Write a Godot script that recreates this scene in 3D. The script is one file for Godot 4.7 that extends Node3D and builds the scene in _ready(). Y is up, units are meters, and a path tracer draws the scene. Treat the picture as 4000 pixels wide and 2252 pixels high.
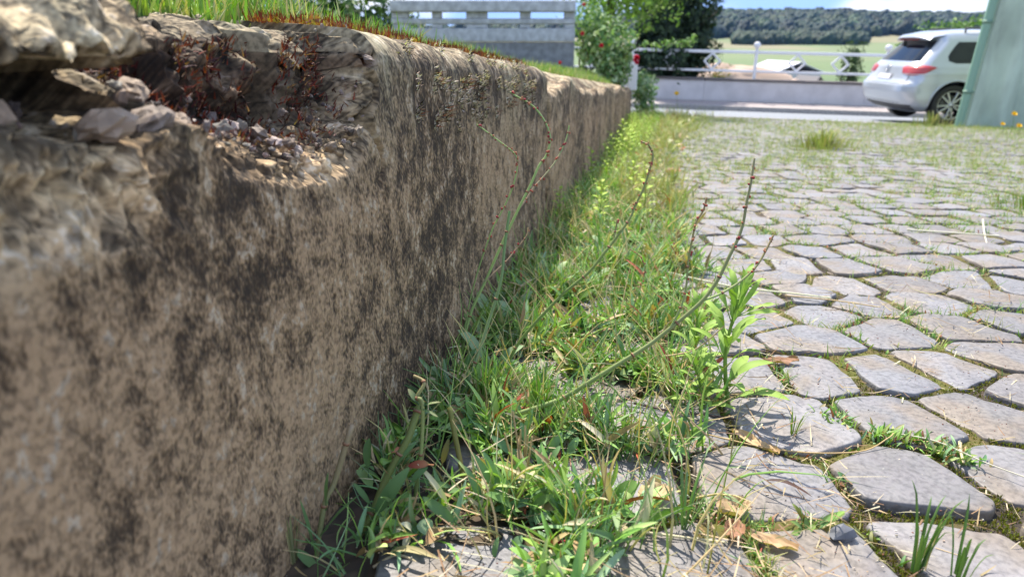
extends Node3D

# Place: x to the right, y up, d metres ahead of the camera (z = -d).
var rng := RandomNumberGenerator.new()
var used := {}
var n1 := FastNoiseLite.new()
var n2 := FastNoiseLite.new()
var n3 := FastNoiseLite.new()
var seeds: Array[Vector2] = []
var bucket := {}
var foliage: StandardMaterial3D
var plain_vc: StandardMaterial3D
var M := {}

class MB:
	var v := PackedVector3Array()
	var c := PackedColorArray()
	var uv := PackedVector2Array()
	var i := PackedInt32Array()
	func p(a: Vector3, col := Color(1, 1, 1), t := Vector2.ZERO) -> int:
		v.append(a)
		c.append(col)
		uv.append(t)
		return v.size() - 1
	func tri(a: int, b: int, e: int) -> void:
		i.append(a); i.append(b); i.append(e)
	func quad(a: int, b: int, e: int, f: int) -> void:
		i.append(a); i.append(b); i.append(e)
		i.append(a); i.append(e); i.append(f)
	func out_tri(a: int, b: int, e: int, mid: Vector3) -> void:
		var n := (v[e] - v[a]).cross(v[b] - v[a])
		if n.dot((v[a] + v[b] + v[e]) / 3.0 - mid) >= 0.0:
			tri(a, b, e)
		else:
			tri(a, e, b)
	func out_quad(a: int, b: int, e: int, f: int, mid: Vector3) -> void:
		var n := (v[e] - v[a]).cross(v[b] - v[a])
		if n.dot((v[a] + v[b] + v[e] + v[f]) / 4.0 - mid) >= 0.0:
			quad(a, b, e, f)
		else:
			quad(f, e, b, a)
	func faceted() -> MB:   # the same shape with crisp flat faces
		var o := MB.new()
		for k in i.size():
			o.p(v[i[k]], c[i[k]], uv[i[k]])
			o.i.append(k)
		return o
	func mesh(m: Material) -> ArrayMesh:
		var n := PackedVector3Array()
		n.resize(v.size())
		for k in range(0, i.size(), 3):
			var a := i[k]
			var b := i[k + 1]
			var e := i[k + 2]
			var f := (v[e] - v[a]).cross(v[b] - v[a])
			n[a] += f
			n[b] += f
			n[e] += f
		for k in n.size():
			n[k] = n[k].normalized() if n[k].length_squared() > 1e-24 else Vector3.UP
		var arr := []
		arr.resize(Mesh.ARRAY_MAX)
		arr[Mesh.ARRAY_VERTEX] = v
		arr[Mesh.ARRAY_NORMAL] = n
		arr[Mesh.ARRAY_COLOR] = c
		arr[Mesh.ARRAY_TEX_UV] = uv
		arr[Mesh.ARRAY_INDEX] = i
		var am := ArrayMesh.new()
		am.add_surface_from_arrays(Mesh.PRIMITIVE_TRIANGLES, arr)
		am.surface_set_material(0, m)
		return am

# ---------- naming
func numbered(called: String) -> String:
	if not used.has(called):
		used[called] = 0
		return called
	used[called] += 1
	return "%s_%03d" % [called, used[called]]

func tag(o: Node, label: String, category: String, group := "", kind := "") -> void:
	if label: o.set_meta("label", label)
	if category: o.set_meta("category", category)
	if group: o.set_meta("group", group)
	if kind: o.set_meta("kind", kind)

func thing(called: String, label: String, category: String, at := Vector3.ZERO, turn := 0.0, group := "") -> Node3D:
	var o := Node3D.new()
	o.name = numbered(called)
	add_child(o)
	o.position = at
	o.rotation.y = turn
	tag(o, label, category, group)
	return o

func part(called: String, mesh: Mesh, parent: Node3D) -> MeshInstance3D:
	var o := MeshInstance3D.new()
	o.name = called
	o.mesh = mesh
	parent.add_child(o, true)
	return o

func solo(called: String, mesh: Mesh, label := "", category := "", group := "", kind := "") -> MeshInstance3D:
	var o := MeshInstance3D.new()
	o.name = numbered(called)
	o.mesh = mesh
	add_child(o)
	tag(o, label, category, group, kind)
	return o

func dup(o: Node3D, at: Vector3, turn: float, label := "", size := 1.0) -> Node3D:
	var r: Node3D = o.duplicate()
	r.name = numbered(String(o.name).rstrip("0123456789_"))
	add_child(r)
	r.position = at
	r.rotation.y = turn
	r.scale = Vector3.ONE * size
	if label: r.set_meta("label", label)
	return r

func strew(called: String, mesh: Mesh, where: Array[Transform3D], tint: PackedColorArray, label: String, category := "grass", parent: Node3D = null) -> void:
	var mm := MultiMesh.new()
	mm.transform_format = MultiMesh.TRANSFORM_3D
	mm.use_colors = true
	mm.mesh = mesh
	mm.instance_count = where.size()
	for k in where.size():
		mm.set_instance_transform(k, where[k])
		mm.set_instance_color(k, tint[k])
	var o := MultiMeshInstance3D.new()
	o.multimesh = mm
	if parent:
		o.name = called
		parent.add_child(o, true)
		o.set_meta("kind", "stuff")
	else:
		o.name = numbered(called)
		add_child(o)
		tag(o, label, category, "", "stuff")

# ---------- numbers
func P(x: float, y: float, d: float) -> Vector3:
	return Vector3(x, y, -d)

func rr(a: float, b: float) -> float:
	return rng.randf_range(a, b)

func sm(a: float, b: float, x: float) -> float:
	var t := clampf((x - a) / (b - a), 0.0, 1.0)
	return t * t * (3.0 - 2.0 * t)

func mixc(a: Color, b: Color, t: float) -> Color:
	return a.lerp(b, clampf(t, 0.0, 1.0))

func vary(c: Color, k: float) -> Color:
	var f := 1.0 + rr(-k, k)
	return Color(c.r * f * (1.0 + rr(-k, k) * 0.5), c.g * f, c.b * f * (1.0 + rr(-k, k) * 0.5))

func path(pts: Array, xs: float) -> float:   # piecewise linear lookup in [x, y] pairs
	if xs <= pts[0][0]:
		return pts[0][1]
	for k in range(1, pts.size()):
		if xs <= pts[k][0]:
			return lerpf(pts[k - 1][1], pts[k][1], (xs - pts[k - 1][0]) / (pts[k][0] - pts[k - 1][0]))
	return pts[-1][1]

func smooth_line(pts: Array, per := 4) -> PackedVector3Array:
	var out := PackedVector3Array()
	for k in pts.size() - 1:
		var a: Vector3 = pts[maxi(k - 1, 0)]
		var b: Vector3 = pts[k]
		var c: Vector3 = pts[k + 1]
		var e: Vector3 = pts[mini(k + 2, pts.size() - 1)]
		for j in per:
			out.append(b.cubic_interpolate(c, a, e, float(j) / per))
	out.append(pts[-1])
	return out

# ---------- shapes
func tube(m: MB, pts: PackedVector3Array, r0: float, r1: float, sides := 6, c0 := Color.WHITE, c1 := Color.WHITE) -> void:
	var n := pts.size()
	var prev := Vector3.ZERO
	var first := m.v.size()
	for k in n:
		var dir := (pts[mini(k + 1, n - 1)] - pts[maxi(k - 1, 0)]).normalized()
		if prev == Vector3.ZERO:
			prev = dir.cross(Vector3.RIGHT if absf(dir.x) < 0.8 else Vector3.UP).normalized()
		var side := (prev - dir * prev.dot(dir)).normalized()
		prev = side
		var other := dir.cross(side)
		var t := float(k) / maxf(n - 1, 1)
		for j in sides:
			var a := TAU * j / sides
			m.p(pts[k] + (side * cos(a) + other * sin(a)) * lerpf(r0, r1, t), c0.lerp(c1, t), Vector2(float(j) / sides, t))
	for k in n - 1:
		for j in sides:
			var a := first + k * sides + j
			var b := first + k * sides + (j + 1) % sides
			m.quad(a, a + sides, b + sides, b)
	for e in [0, n - 1]:
		var mid := m.p(pts[e], c0 if e == 0 else c1)
		for j in sides:
			var a: int = first + e * sides + j
			var b: int = first + e * sides + (j + 1) % sides
			if e == 0: m.tri(mid, a, b)
			else: m.tri(mid, b, a)

func bar(m: MB, a: Vector3, b: Vector3, r: float, sides := 8, c := Color.WHITE) -> void:
	tube(m, PackedVector3Array([a, b]), r, r, sides, c, c)

func box(m: MB, xf: Transform3D, size: Vector3, bevel := 0.004, c := Color.WHITE) -> void:
	var h := size / 2.0
	bevel = minf(bevel, minf(h.x, minf(h.y, h.z)) * 0.9)
	var id := {}
	for sx in [-1, 1]:
		for sy in [-1, 1]:
			for sz in [-1, 1]:
				for ax in 3:
					var q := Vector3(sx * (h.x - bevel), sy * (h.y - bevel), sz * (h.z - bevel))
					q[ax] = [sx, sy, sz][ax] * h[ax]
					id[[sx, sy, sz, ax]] = m.p(xf * q, c)
	var mid := xf.origin
	for ax in 3:
		var b := (ax + 1) % 3
		var e := (ax + 2) % 3
		for s in [-1, 1]:
			var q := []
			for st in [[-1, -1], [1, -1], [1, 1], [-1, 1]]:
				var k := [0, 0, 0, ax]
				k[ax] = s
				k[b] = st[0]
				k[e] = st[1]
				q.append(id[k])
			m.out_quad(q[0], q[1], q[2], q[3], mid)
		for s in [-1, 1]:
			for t in [-1, 1]:
				var k0 := [0, 0, 0, b]
				k0[ax] = -1
				k0[b] = s
				k0[e] = t
				var k1 := k0.duplicate()
				k1[ax] = 1
				var k2 := k1.duplicate()
				k2[3] = e
				var k3 := k0.duplicate()
				k3[3] = e
				m.out_quad(id[k0], id[k1], id[k2], id[k3], mid)
	for sx in [-1, 1]:
		for sy in [-1, 1]:
			for sz in [-1, 1]:
				m.out_tri(id[[sx, sy, sz, 0]], id[[sx, sy, sz, 1]], id[[sx, sy, sz, 2]], mid)

func blob(m: MB, xf: Transform3D, rough: float, freq: float, c: Color, c2: Color, nu := 12, nv := 8, seed_at := Vector3.ZERO) -> void:
	var first := m.v.size()
	for j in nv + 1:
		for k in nu:
			var a := TAU * k / nu
			var b := PI * j / nv
			var dir := Vector3(sin(b) * cos(a), cos(b), sin(b) * sin(a))
			var s := dir * freq + seed_at
			var k2 := n1.get_noise_3d(s.x * 40, s.y * 40, s.z * 40)
			m.p(xf * (dir * (1.0 + rough * k2)), c.lerp(c2, clampf(0.5 + k2 * 0.9, 0, 1)), Vector2(float(k) / nu, float(j) / nv))
	for j in nv:
		for k in nu:
			var a := first + j * nu + k
			var b := first + j * nu + (k + 1) % nu
			m.quad(a, b, b + nu, a + nu)

func lathe(m: MB, at: Vector3, prof: Array, sides: int, c := Color.WHITE) -> void:
	var first := m.v.size()
	for q in prof:
		for k in sides:
			var a := TAU * k / sides
			m.p(at + Vector3(cos(a) * q[0], q[1], sin(a) * q[0]), c)
	for j in prof.size() - 1:
		for k in sides:
			var a := first + j * sides + k
			var b := first + j * sides + (k + 1) % sides
			m.quad(a, a + sides, b + sides, b)

# A leaf: mid line through pts, width at its widest, its flat side turned to up.
func leaf(m: MB, pts: Array, width: float, up: Vector3, c0: Color, c1: Color, fold := 0.25, shape := 0.0, segs := 7, wave := 0.0) -> void:
	var first := m.v.size()
	var ph := rr(0, 6)
	for k in segs + 1:
		var t := float(k) / segs
		var f := t * (pts.size() - 1)
		var j := mini(int(f), pts.size() - 2)
		var a: Vector3 = pts[maxi(j - 1, 0)]
		var e: Vector3 = pts[mini(j + 2, pts.size() - 1)]
		var at: Vector3 = (pts[j] as Vector3).cubic_interpolate(pts[j + 1], a, e, f - j)
		var dir: Vector3 = (pts[j + 1] - pts[j]).normalized()
		var side := dir.cross(up).normalized()
		var nrm := side.cross(dir).normalized()
		var w := width * 0.5 * pow(maxf(sin(PI * pow(clampf(t * 0.985 + 0.01, 0.0, 1.0), 0.8 - shape * 0.3)), 0.0), 0.85)
		if shape < -0.5:
			w = width * 0.5 * minf(1.0, (1.0 - t) * 2.2)
		var wv := nrm * sin(t * 14.0 + ph) * wave * width
		var col := c0.lerp(c1, t)
		m.p(at - side * w + nrm * w * fold + wv, col * 0.96, Vector2(0, t))
		m.p(at, col * 1.08, Vector2(0.5, t))
		m.p(at + side * w + nrm * w * fold - wv, col, Vector2(1, t))
	for k in segs:
		var a := first + k * 3
		m.quad(a, a + 3, a + 4, a + 1)
		m.quad(a + 1, a + 4, a + 5, a + 2)

func mat(albedo: Color, rough := 0.8, metal := 0.0) -> StandardMaterial3D:
	var m := StandardMaterial3D.new()
	m.albedo_color = albedo.linear_to_srgb()
	m.roughness = rough
	m.metallic = metal
	return m

func vc(rough := 0.85, back := Color.BLACK) -> StandardMaterial3D:
	var m := StandardMaterial3D.new()
	m.vertex_color_use_as_albedo = true
	m.roughness = rough
	if back != Color.BLACK:
		m.backlight_enabled = true
		m.backlight = back
		m.cull_mode = BaseMaterial3D.CULL_DISABLED
	return m

func noise_tex(size: int, freq: float, lo: float, hi: float, sd: int, oct := 4, kind := FastNoiseLite.TYPE_SIMPLEX_SMOOTH) -> ImageTexture:
	var f := FastNoiseLite.new()
	f.seed = sd
	f.noise_type = kind
	f.frequency = freq
	f.fractal_octaves = oct
	var g := f.get_seamless_image(size, size).get_data()
	var o := PackedByteArray()
	o.resize(size * size * 3)
	for k in size * size:
		var b := int(clampf(lerpf(lo, hi, g[k] / 255.0), 0.0, 1.0) * 255.0)
		o[k * 3] = b
		o[k * 3 + 1] = b
		o[k * 3 + 2] = b
	return ImageTexture.create_from_image(Image.create_from_data(size, size, false, Image.FORMAT_RGB8, o))

# ---------- the lie of the land
func edge_d(x: float) -> float:   # where the driveway meets the road
	return 13.0 - (x - 7.0) * 0.1767

func edge_y(x: float) -> float:
	return -0.935 - (x - 7.0) * 0.021

func gy(x: float, d: float) -> float:
	var e := edge_d(x)
	var w := d / e
	return -0.075 * d + (edge_y(x) + 0.075 * e) * w * w if d < e else edge_y(x) - 0.06 * (d - e)

func wall_x(d: float) -> float:   # foot of the stone wall
	return -0.3706 + 0.192 * d

# wall co-ordinates: s along the wall, q out of it to the right
func W(s: float, q: float, y: float) -> Vector3:
	return P(-0.3706 + 0.1886 * s + 0.982 * q, y, 0.982 * s - 0.1886 * q)

func wall_top(s: float) -> float:
	return 0.581 - 0.0658 * s if s > 1.1 else path([[0.0, 0.535], [0.75, 0.533], [0.95, 0.52], [1.1, 0.5086]], s)

func lawn_y(s: float, q: float) -> float:
	var t := -q - 0.14
	return wall_top(s) - 0.012 + 0.016 * s * sm(0.0, 0.7, t) + 0.02 * maxf(t, 0.0) + 0.012 * n1.get_noise_2d(s * 90.0, q * 90.0)

func land_y(d: float, x: float) -> float:   # beyond the road
	return path([[18.0, -1.4], [21.0, -2.4], [40.0, -4.2], [100.0, -7.6], [200.0, -8.6], [400.0, -4.5], [560.0, -0.5], [700.0, 10.0], [850.0, 21.0], [1000.0, 25.0], [1500.0, 15.0], [4000.0, -20.0]], d) * (1.0 if d < 450.0 else sm(0.02, 0.2, x / d) if d > 700.0 else lerpf(1.0, sm(0.02, 0.2, x / d), (d - 450.0) / 250.0))

func _ready() -> void:
	rng.seed = 20240611
	n1.seed = 11
	n1.noise_type = FastNoiseLite.TYPE_SIMPLEX_SMOOTH
	n1.frequency = 0.02
	n1.fractal_octaves = 3
	n2.seed = 29
	n2.noise_type = FastNoiseLite.TYPE_CELLULAR
	n2.frequency = 0.02
	n2.fractal_octaves = 2
	n3.seed = 57
	n3.frequency = 0.02
	n3.fractal_octaves = 4
	view_and_light()
	M.soil = vc(0.95)
	foliage = vc(0.62, Color(0.62, 0.7, 0.3))
	foliage.metallic_specular = 0.35
	plain_vc = vc(0.8)
	ground()
	road_side()
	far_land()
	stone_wall()
	paving()
	lawn()
	buildings()
	shrubs()
	car()
	weeds()
	litter()

func view_and_light() -> void:
	var cam := Camera3D.new()
	cam.name = "camera"
	add_child(cam)
	var ph := CameraAttributesPhysical.new()
	ph.frustum_focal_length = 24.0 / (2.0 * tan(deg_to_rad(44.4 / 2.0)))
	ph.frustum_focus_distance = 1.12
	ph.frustum_near = 0.02
	ph.frustum_far = 6000.0
	cam.attributes = ph
	if absf(cam.fov - 44.4) > 0.05:
		ph.frustum_focal_length *= tan(deg_to_rad(cam.fov / 2.0)) / tan(deg_to_rad(44.4 / 2.0))
	ph.exposure_aperture = ph.frustum_focal_length / 4.6   # an opening of about 4.6 mm
	cam.position = Vector3(0, 0.5, 0)
	cam.rotation_degrees = Vector3(-19.4, 0, 0)
	cam.current = true

	var sky := PanoramaSkyMaterial.new()
	sky.panorama = sky_picture()
	sky.energy_multiplier = 1.0
	var env := Environment.new()
	env.background_mode = Environment.BG_SKY
	env.sky = Sky.new()
	env.sky.sky_material = sky
	env.background_energy_multiplier = 0.85
	env.tonemap_mode = Environment.TONE_MAPPER_LINEAR
	env.tonemap_exposure = 1.95
	env.sdfgi_enabled = true
	env.ssao_enabled = true
	env.ssil_enabled = true
	env.fog_enabled = true
	env.fog_density = 0.00007
	env.fog_light_color = Color(0.5, 0.7, 1.0)
	var we := WorldEnvironment.new()
	we.name = "world_environment"
	we.environment = env
	add_child(we)

	var sun := DirectionalLight3D.new()
	sun.name = "sun"
	sun.light_energy = 1.6
	sun.light_color = Color(1.0, 0.96, 0.9)
	sun.light_angular_distance = 0.53
	sun.shadow_enabled = true
	sun.sky_mode = DirectionalLight3D.SKY_MODE_LIGHT_ONLY
	add_child(sun)
	sun.look_at_from_position(Vector3.ZERO, Vector3(0.17, -1.0, 0.62), Vector3.UP)

func sky_picture() -> ImageTexture:
	var w := 768
	var h := 384
	var f := FastNoiseLite.new()
	f.seed = 5
	f.frequency = 1.0
	f.fractal_octaves = 5
	f.noise_type = FastNoiseLite.TYPE_SIMPLEX_SMOOTH
	var im := Image.create(w, h, false, Image.FORMAT_RGBF)
	for j in h:
		var up := (0.5 - (j + 0.5) / h) * PI
		var y := sin(up)
		var e := pow(1.0 - clampf(y, 0.0, 1.0), 3.0)
		var blue := Color(0.18, 0.34, 0.74).lerp(Color(0.33, 0.52, 0.93), e)
		for k in w:
			if y < -0.02:
				im.set_pixel(k, j, Color(0.3, 0.3, 0.28))
				continue
			var a := TAU * k / w
			var q := Vector3(cos(a) * cos(up), y * 2.6 + 0.15, sin(a) * cos(up)) / (0.35 + y * 0.5) * 1.15
			var c := f.get_noise_3d(q.x, q.y, q.z) + 0.35 * f.get_noise_3d(q.x * 3.1 + 9.0, q.y * 3.1, q.z * 3.1)
			var cover := sm(-0.10, 0.42, c + 0.10)
			var body := 0.86 + 0.3 * f.get_noise_3d(q.x * 1.7 + 4.0, q.y * 2.2, q.z * 1.7)
			im.set_pixel(k, j, blue.lerp(Color(1.02, 1.05, 1.10) * clampf(body, 0.6, 1.15), cover * 0.92))
	return ImageTexture.create_from_image(im)

# ---------- ground, road and the far side of it
func low_y(x: float, d: float) -> float:
	var e := edge_d(x)
	var b := (d - e) * 0.985
	var near := gy(x, d) - 0.06
	if b < 5.9:
		return near
	return lerpf(edge_y(x) - 0.06 * 5.9 - 0.06, land_y(d, x), sm(5.9, 14.0, b))

func field_tint(x: float, d: float) -> Color:
	if d < 12.0:
		return Color(0.07, 0.055, 0.04)
	if d < 48.0:
		return Color(0.10, 0.13, 0.045)
	var bands := [Color(0.13, 0.17, 0.075), Color(0.09, 0.145, 0.055), Color(0.19, 0.18, 0.10), Color(0.11, 0.16, 0.065), Color(0.155, 0.18, 0.09)]
	var k := int(floor((d + x * 0.22) / (36.0 + d * 0.09)))
	return bands[posmod(k * 7 + int(floor((x + d * 0.1) / 210.0)) * 3, 5)]

func ground() -> void:
	var xs := [-3000.0, -1500.0, -700.0, -350.0, -160.0, -80.0, -40.0, -20.0, -10.0, -5.0, -2.5, -1.0, 0.0, 1.0, 2.5, 4.0, 6.0, 8.0, 10.0, 13.0, 16.0, 20.0, 25.0, 30.0, 40.0, 50.0]
	for k in 26:
		xs.append(60.0 + k * 20.0)
	xs.append_array([640.0, 800.0, 1100.0, 1600.0, 3000.0])
	var ds := [-300.0, -60.0, -12.0, -3.0, 0.0, 1.0, 2.0, 3.5, 5.0, 7.0, 9.0, 11.0, 12.5, 14.0, 15.5, 17.0, 18.5, 20.0, 22.0, 25.0, 30.0, 36.0, 44.0]
	for k in 60:
		ds.append(50.0 + k * 10.0)
	for k in 12:
		ds.append(660.0 + k * 50.0)
	ds.append_array([1400.0, 2000.0, 4000.0])
	var m := MB.new()
	for d in ds:
		for x in xs:
			var y := low_y(x, d) if d > 0.0 else -0.06
			m.p(P(x, y, d), vary(field_tint(x, d), 0.05))
	var nx := xs.size()
	for j in ds.size() - 1:
		for k in nx - 1:
			var a := j * nx + k
			m.quad(a, a + nx, a + nx + 1, a + 1)
	solo("ground", m.mesh(M.soil), "", "", "", "structure")

func R(a: float, b: float, h := 0.0) -> Vector3:   # a along the road, b across it, from its near edge
	return P(7.0 + 0.985 * a + 0.174 * b, -0.935 - 0.021 * a - 0.06 * minf(b, 4.55) + h, 13.0 - 0.174 * a + 0.985 * b)

func strip(b0: float, b1: float, h0: float, h1: float, c: Color, m: MB, a0 := -40.0, a1 := 40.0, n := 40) -> void:
	var first := m.v.size()
	for k in n + 1:
		var a := lerpf(a0, a1, float(k) / n)
		m.p(R(a, b0, h0), vary(c, 0.02), Vector2(a, b0))
		m.p(R(a, b1, h1), vary(c, 0.02), Vector2(a, b1))
	for k in n:
		m.quad(first + k * 2, first + k * 2 + 1, first + k * 2 + 3, first + k * 2 + 2)

func road_side() -> void:
	var grain := noise_tex(256, 0.09, 0.62, 1.15, 71)
	var am := vc(0.7)
	am.albedo_texture = grain
	am.uv1_triplanar = true
	am.uv1_world_triplanar = true
	am.uv1_scale = Vector3(0.9, 0.9, 0.9)
	var m := MB.new()
	strip(0.28, 4.45, 0.0, 0.0, Color(0.25, 0.275, 0.31), m)
	solo("road", m.mesh(am), "", "", "", "structure")
	m = MB.new()
	strip(-0.12, 0.28, 0.012, 0.006, Color(0.42, 0.39, 0.38), m)
	solo("gutter", m.mesh(am), "", "", "", "structure")
	m = MB.new()
	strip(4.45, 4.45, -0.03, 0.11, Color(0.42, 0.40, 0.38), m)
	strip(4.45, 4.6, 0.11, 0.112, Color(0.44, 0.41, 0.40), m)
	solo("kerb", m.mesh(am), "", "", "", "structure")
	m = MB.new()
	strip(4.6, 5.85, 0.11, 0.13, Color(0.40, 0.35, 0.34), m)
	solo("pavement", m.mesh(am), "", "", "", "structure")

	var wt := thing("roadside_wall", "long low pale rendered wall with dark coping across the road", "wall")
	var pm := vc(0.9)
	pm.albedo_texture = noise_tex(256, 0.02, 0.9, 1.04, 72)
	pm.uv1_triplanar = true
	pm.uv1_world_triplanar = true
	pm.uv1_scale = Vector3(0.35, 0.35, 0.35)
	m = MB.new()
	for k in 8:
		var a := -15.0 + k * 4.0
		var mid := (R(a, 6.0) + R(a + 4.0, 6.0)) / 2.0
		var dir := (R(a + 4.0, 6.0) - R(a, 6.0)).normalized()
		box(m, Transform3D(Basis(dir, Vector3.UP, dir.cross(Vector3.UP)), mid + Vector3(0, 0.36, 0)), Vector3(3.998, 0.56, 0.24), 0.006, Color(0.62, 0.6, 0.61))
	part("wall_body", m.mesh(pm), wt)
	for k in 8:
		m = MB.new()
		var a := -15.0 + k * 4.0
		var mid := (R(a, 6.0) + R(a + 4.0, 6.0)) / 2.0
		var dir := (R(a + 4.0, 6.0) - R(a, 6.0)).normalized()
		box(m, Transform3D(Basis(dir, Vector3.UP, dir.cross(Vector3.UP)), mid + Vector3(0, 0.672, 0)), Vector3(3.985, 0.06, 0.34), 0.012, Color(0.13, 0.115, 0.11))
		part("coping_slab", m.mesh(plain_vc), wt)

	var rt := thing("railing", "white metal railing with diamond ornaments and ball topped posts on the low wall", "railing")
	var white := mat(Color(0.72, 0.72, 0.75), 0.4)
	for k in range(-4, 3):
		var a := -1.752 + 3.167 * k
		m = MB.new()
		var foot := R(a, 6.0, 0.70)
		box(m, Transform3D(Basis(), foot + Vector3(0, 0.36, 0)), Vector3(0.07, 0.74, 0.07), 0.008)
		var po := part("post", m.mesh(white), rt)
		m = MB.new()
		lathe(m, foot + Vector3(0, 0.73, 0), [[0.0, 0.0], [0.03, 0.0], [0.035, 0.03], [0.075, 0.06], [0.09, 0.11], [0.075, 0.16], [0.03, 0.185], [0.0, 0.19]], 12)
		part("ball_cap", m.mesh(white), po)
		if k == 2:
			continue
		for row in [["top_rail", 0.66, 0.075], ["bottom_rail", 0.19, 0.06]]:
			m = MB.new()
			var p0 := R(a + 0.037, 6.0, 0.70 + row[1])
			var p1 := R(a + 3.13, 6.0, 0.70 + row[1])
			var dir := (p1 - p0).normalized()
			box(m, Transform3D(Basis(dir, dir.cross(Vector3.UP).cross(dir).normalized(), dir.cross(Vector3.UP).normalized()), (p0 + p1) / 2.0), Vector3((p1 - p0).length(), row[2], 0.05), 0.008)
			part(row[0], m.mesh(white), rt)
		for f in [0.325, 0.655]:
			m = MB.new()
			var c := R(a + 3.167 * f, 6.0, 0.70 + 0.42)
			var al := (R(1, 6) - R(0, 6)).normalized()
			var r := 0.2
			var cs := [c + Vector3(0, r, 0), c + al * r, c - Vector3(0, r, 0), c - al * r]
			for e in 4:
				var p0: Vector3 = cs[e]
				var p1: Vector3 = cs[(e + 1) % 4]
				var dir := (p1 - p0).normalized()
				var nz := al.cross(Vector3.UP)
				box(m, Transform3D(Basis(dir, nz.cross(dir), nz), (p0 + p1) / 2.0), Vector3((p1 - p0).length() + 0.03, 0.046, 0.04 + e * 0.001), 0.004)
			part("diamond", m.mesh(white), rt)

func far_land() -> void:
	# the wooded hill
	var where: Array[Transform3D] = []
	var tint := PackedColorArray()
	for k in 9000:
		var d := 585.0 + 420.0 * pow(rng.randf(), 0.8)
		var x := d * rr(-0.15, 1.1)
		var ridge := 1.0 - 0.16 * sm(0.40, 0.6, x / d) + 0.10 * n1.get_noise_1d(x * 0.5)
		var edge := 590.0 + 60.0 * n3.get_noise_2d(x * 0.35, 3.0) + 70.0 * sm(0.5, 0.62, x / d)
		if d < edge:
			continue
		var s := rr(3.6, 7.5)
		where.append(Transform3D(Basis(Vector3.UP, rr(0, TAU)).scaled(Vector3(s, s * rr(0.8, 1.25), s)), P(x, land_y(d, x) * ridge + s * 0.45, d)))
		tint.append(vary(mixc(Color(0.008, 0.030, 0.034), Color(0.045, 0.085, 0.045), pow(rng.randf(), 1.6)), 0.3))
	# a spur of the wood that comes down into the fields
	for k in 260:
		var d := rr(470, 600)
		var x := d * (0.385 + 0.085 * rr(-1, 1))
		var s := rr(3.2, 5.5)
		where.append(Transform3D(Basis(Vector3.UP, rr(0, TAU)).scaled(Vector3(s, s, s)), P(x, land_y(d, x) + s * 0.3, d)))
		tint.append(vary(Color(0.018, 0.045, 0.026), 0.25))
	var m := MB.new()
	blob(m, Transform3D(), 0.6, 2.1, Color(0.6, 0.6, 0.6), Color(1, 1, 1), 16, 11)
	strew("forest", m.mesh(plain_vc), where, tint, "dark blue green wood covering the hill beyond the fields", "forest")

	# below the road: sheds, a heap of earth, bushes
	var roof := mat(Color(0.60, 0.60, 0.68), 0.6)
	var t := thing("greenhouse", "long low building with pale grey roof down among the fields", "building", P(55.0, -8.6, 150.0), 0.1)
	m = MB.new()
	box(m, Transform3D(Basis(), Vector3(0, 1.6, 0)), Vector3(9.0, 3.2, 14.0), 0.02, Color(0.5, 0.5, 0.52))
	part("wall", m.mesh(plain_vc), t)
	m = MB.new()
	for s in [-1, 1]:
		box(m, Transform3D(Basis(Vector3.BACK, -s * 0.36), Vector3(s * 2.4, 4.05, 0)), Vector3(5.4, 0.15, 14.6), 0.02)
	part("roof", m.mesh(roof), t)
	t = thing("barn", "small dark gabled barn right of the pale roofed building", "building", P(31.5, -6.9, 78.0), 0.25)
	m = MB.new()
	box(m, Transform3D(Basis(), Vector3(0, 1.1, 0)), Vector3(2.6, 2.2, 3.4), 0.02, Color(0.2, 0.19, 0.2))
	var g := [m.p(Vector3(-1.3, 2.2, 1.69), Color(0.19, 0.18, 0.19)), m.p(Vector3(1.3, 2.2, 1.69), Color(0.19, 0.18, 0.19)), m.p(Vector3(0, 3.7, 1.69), Color(0.19, 0.18, 0.19))]
	m.out_tri(g[0], g[1], g[2], Vector3(0, 2, 0))
	part("wall", m.mesh(plain_vc), t)
	m = MB.new()
	for s in [-1, 1]:
		box(m, Transform3D(Basis(Vector3.BACK, -s * 0.856), Vector3(s * 0.72, 2.97, 0)), Vector3(2.2, 0.1, 3.8), 0.02, Color(0.16, 0.15, 0.16))
	part("roof", m.mesh(plain_vc), t)
	for q in [[12.6, -1.95, 42.0, 3.6, 1.15, "wide heap of orange brown earth behind the railing"], [17.2, -2.6, 44.0, 1.5, 0.85, "small mound of reddish earth below the barn"]]:
		m = MB.new()
		blob(m, Transform3D(Basis().scaled(Vector3(q[3], q[4], 1.8)), P(q[0], q[1], q[2])), 0.35, 1.3, Color(0.38, 0.27, 0.20), Color(0.48, 0.36, 0.28), 24, 14)
		solo("earth_heap", m.mesh(plain_vc), q[5], "earth heap")

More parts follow.
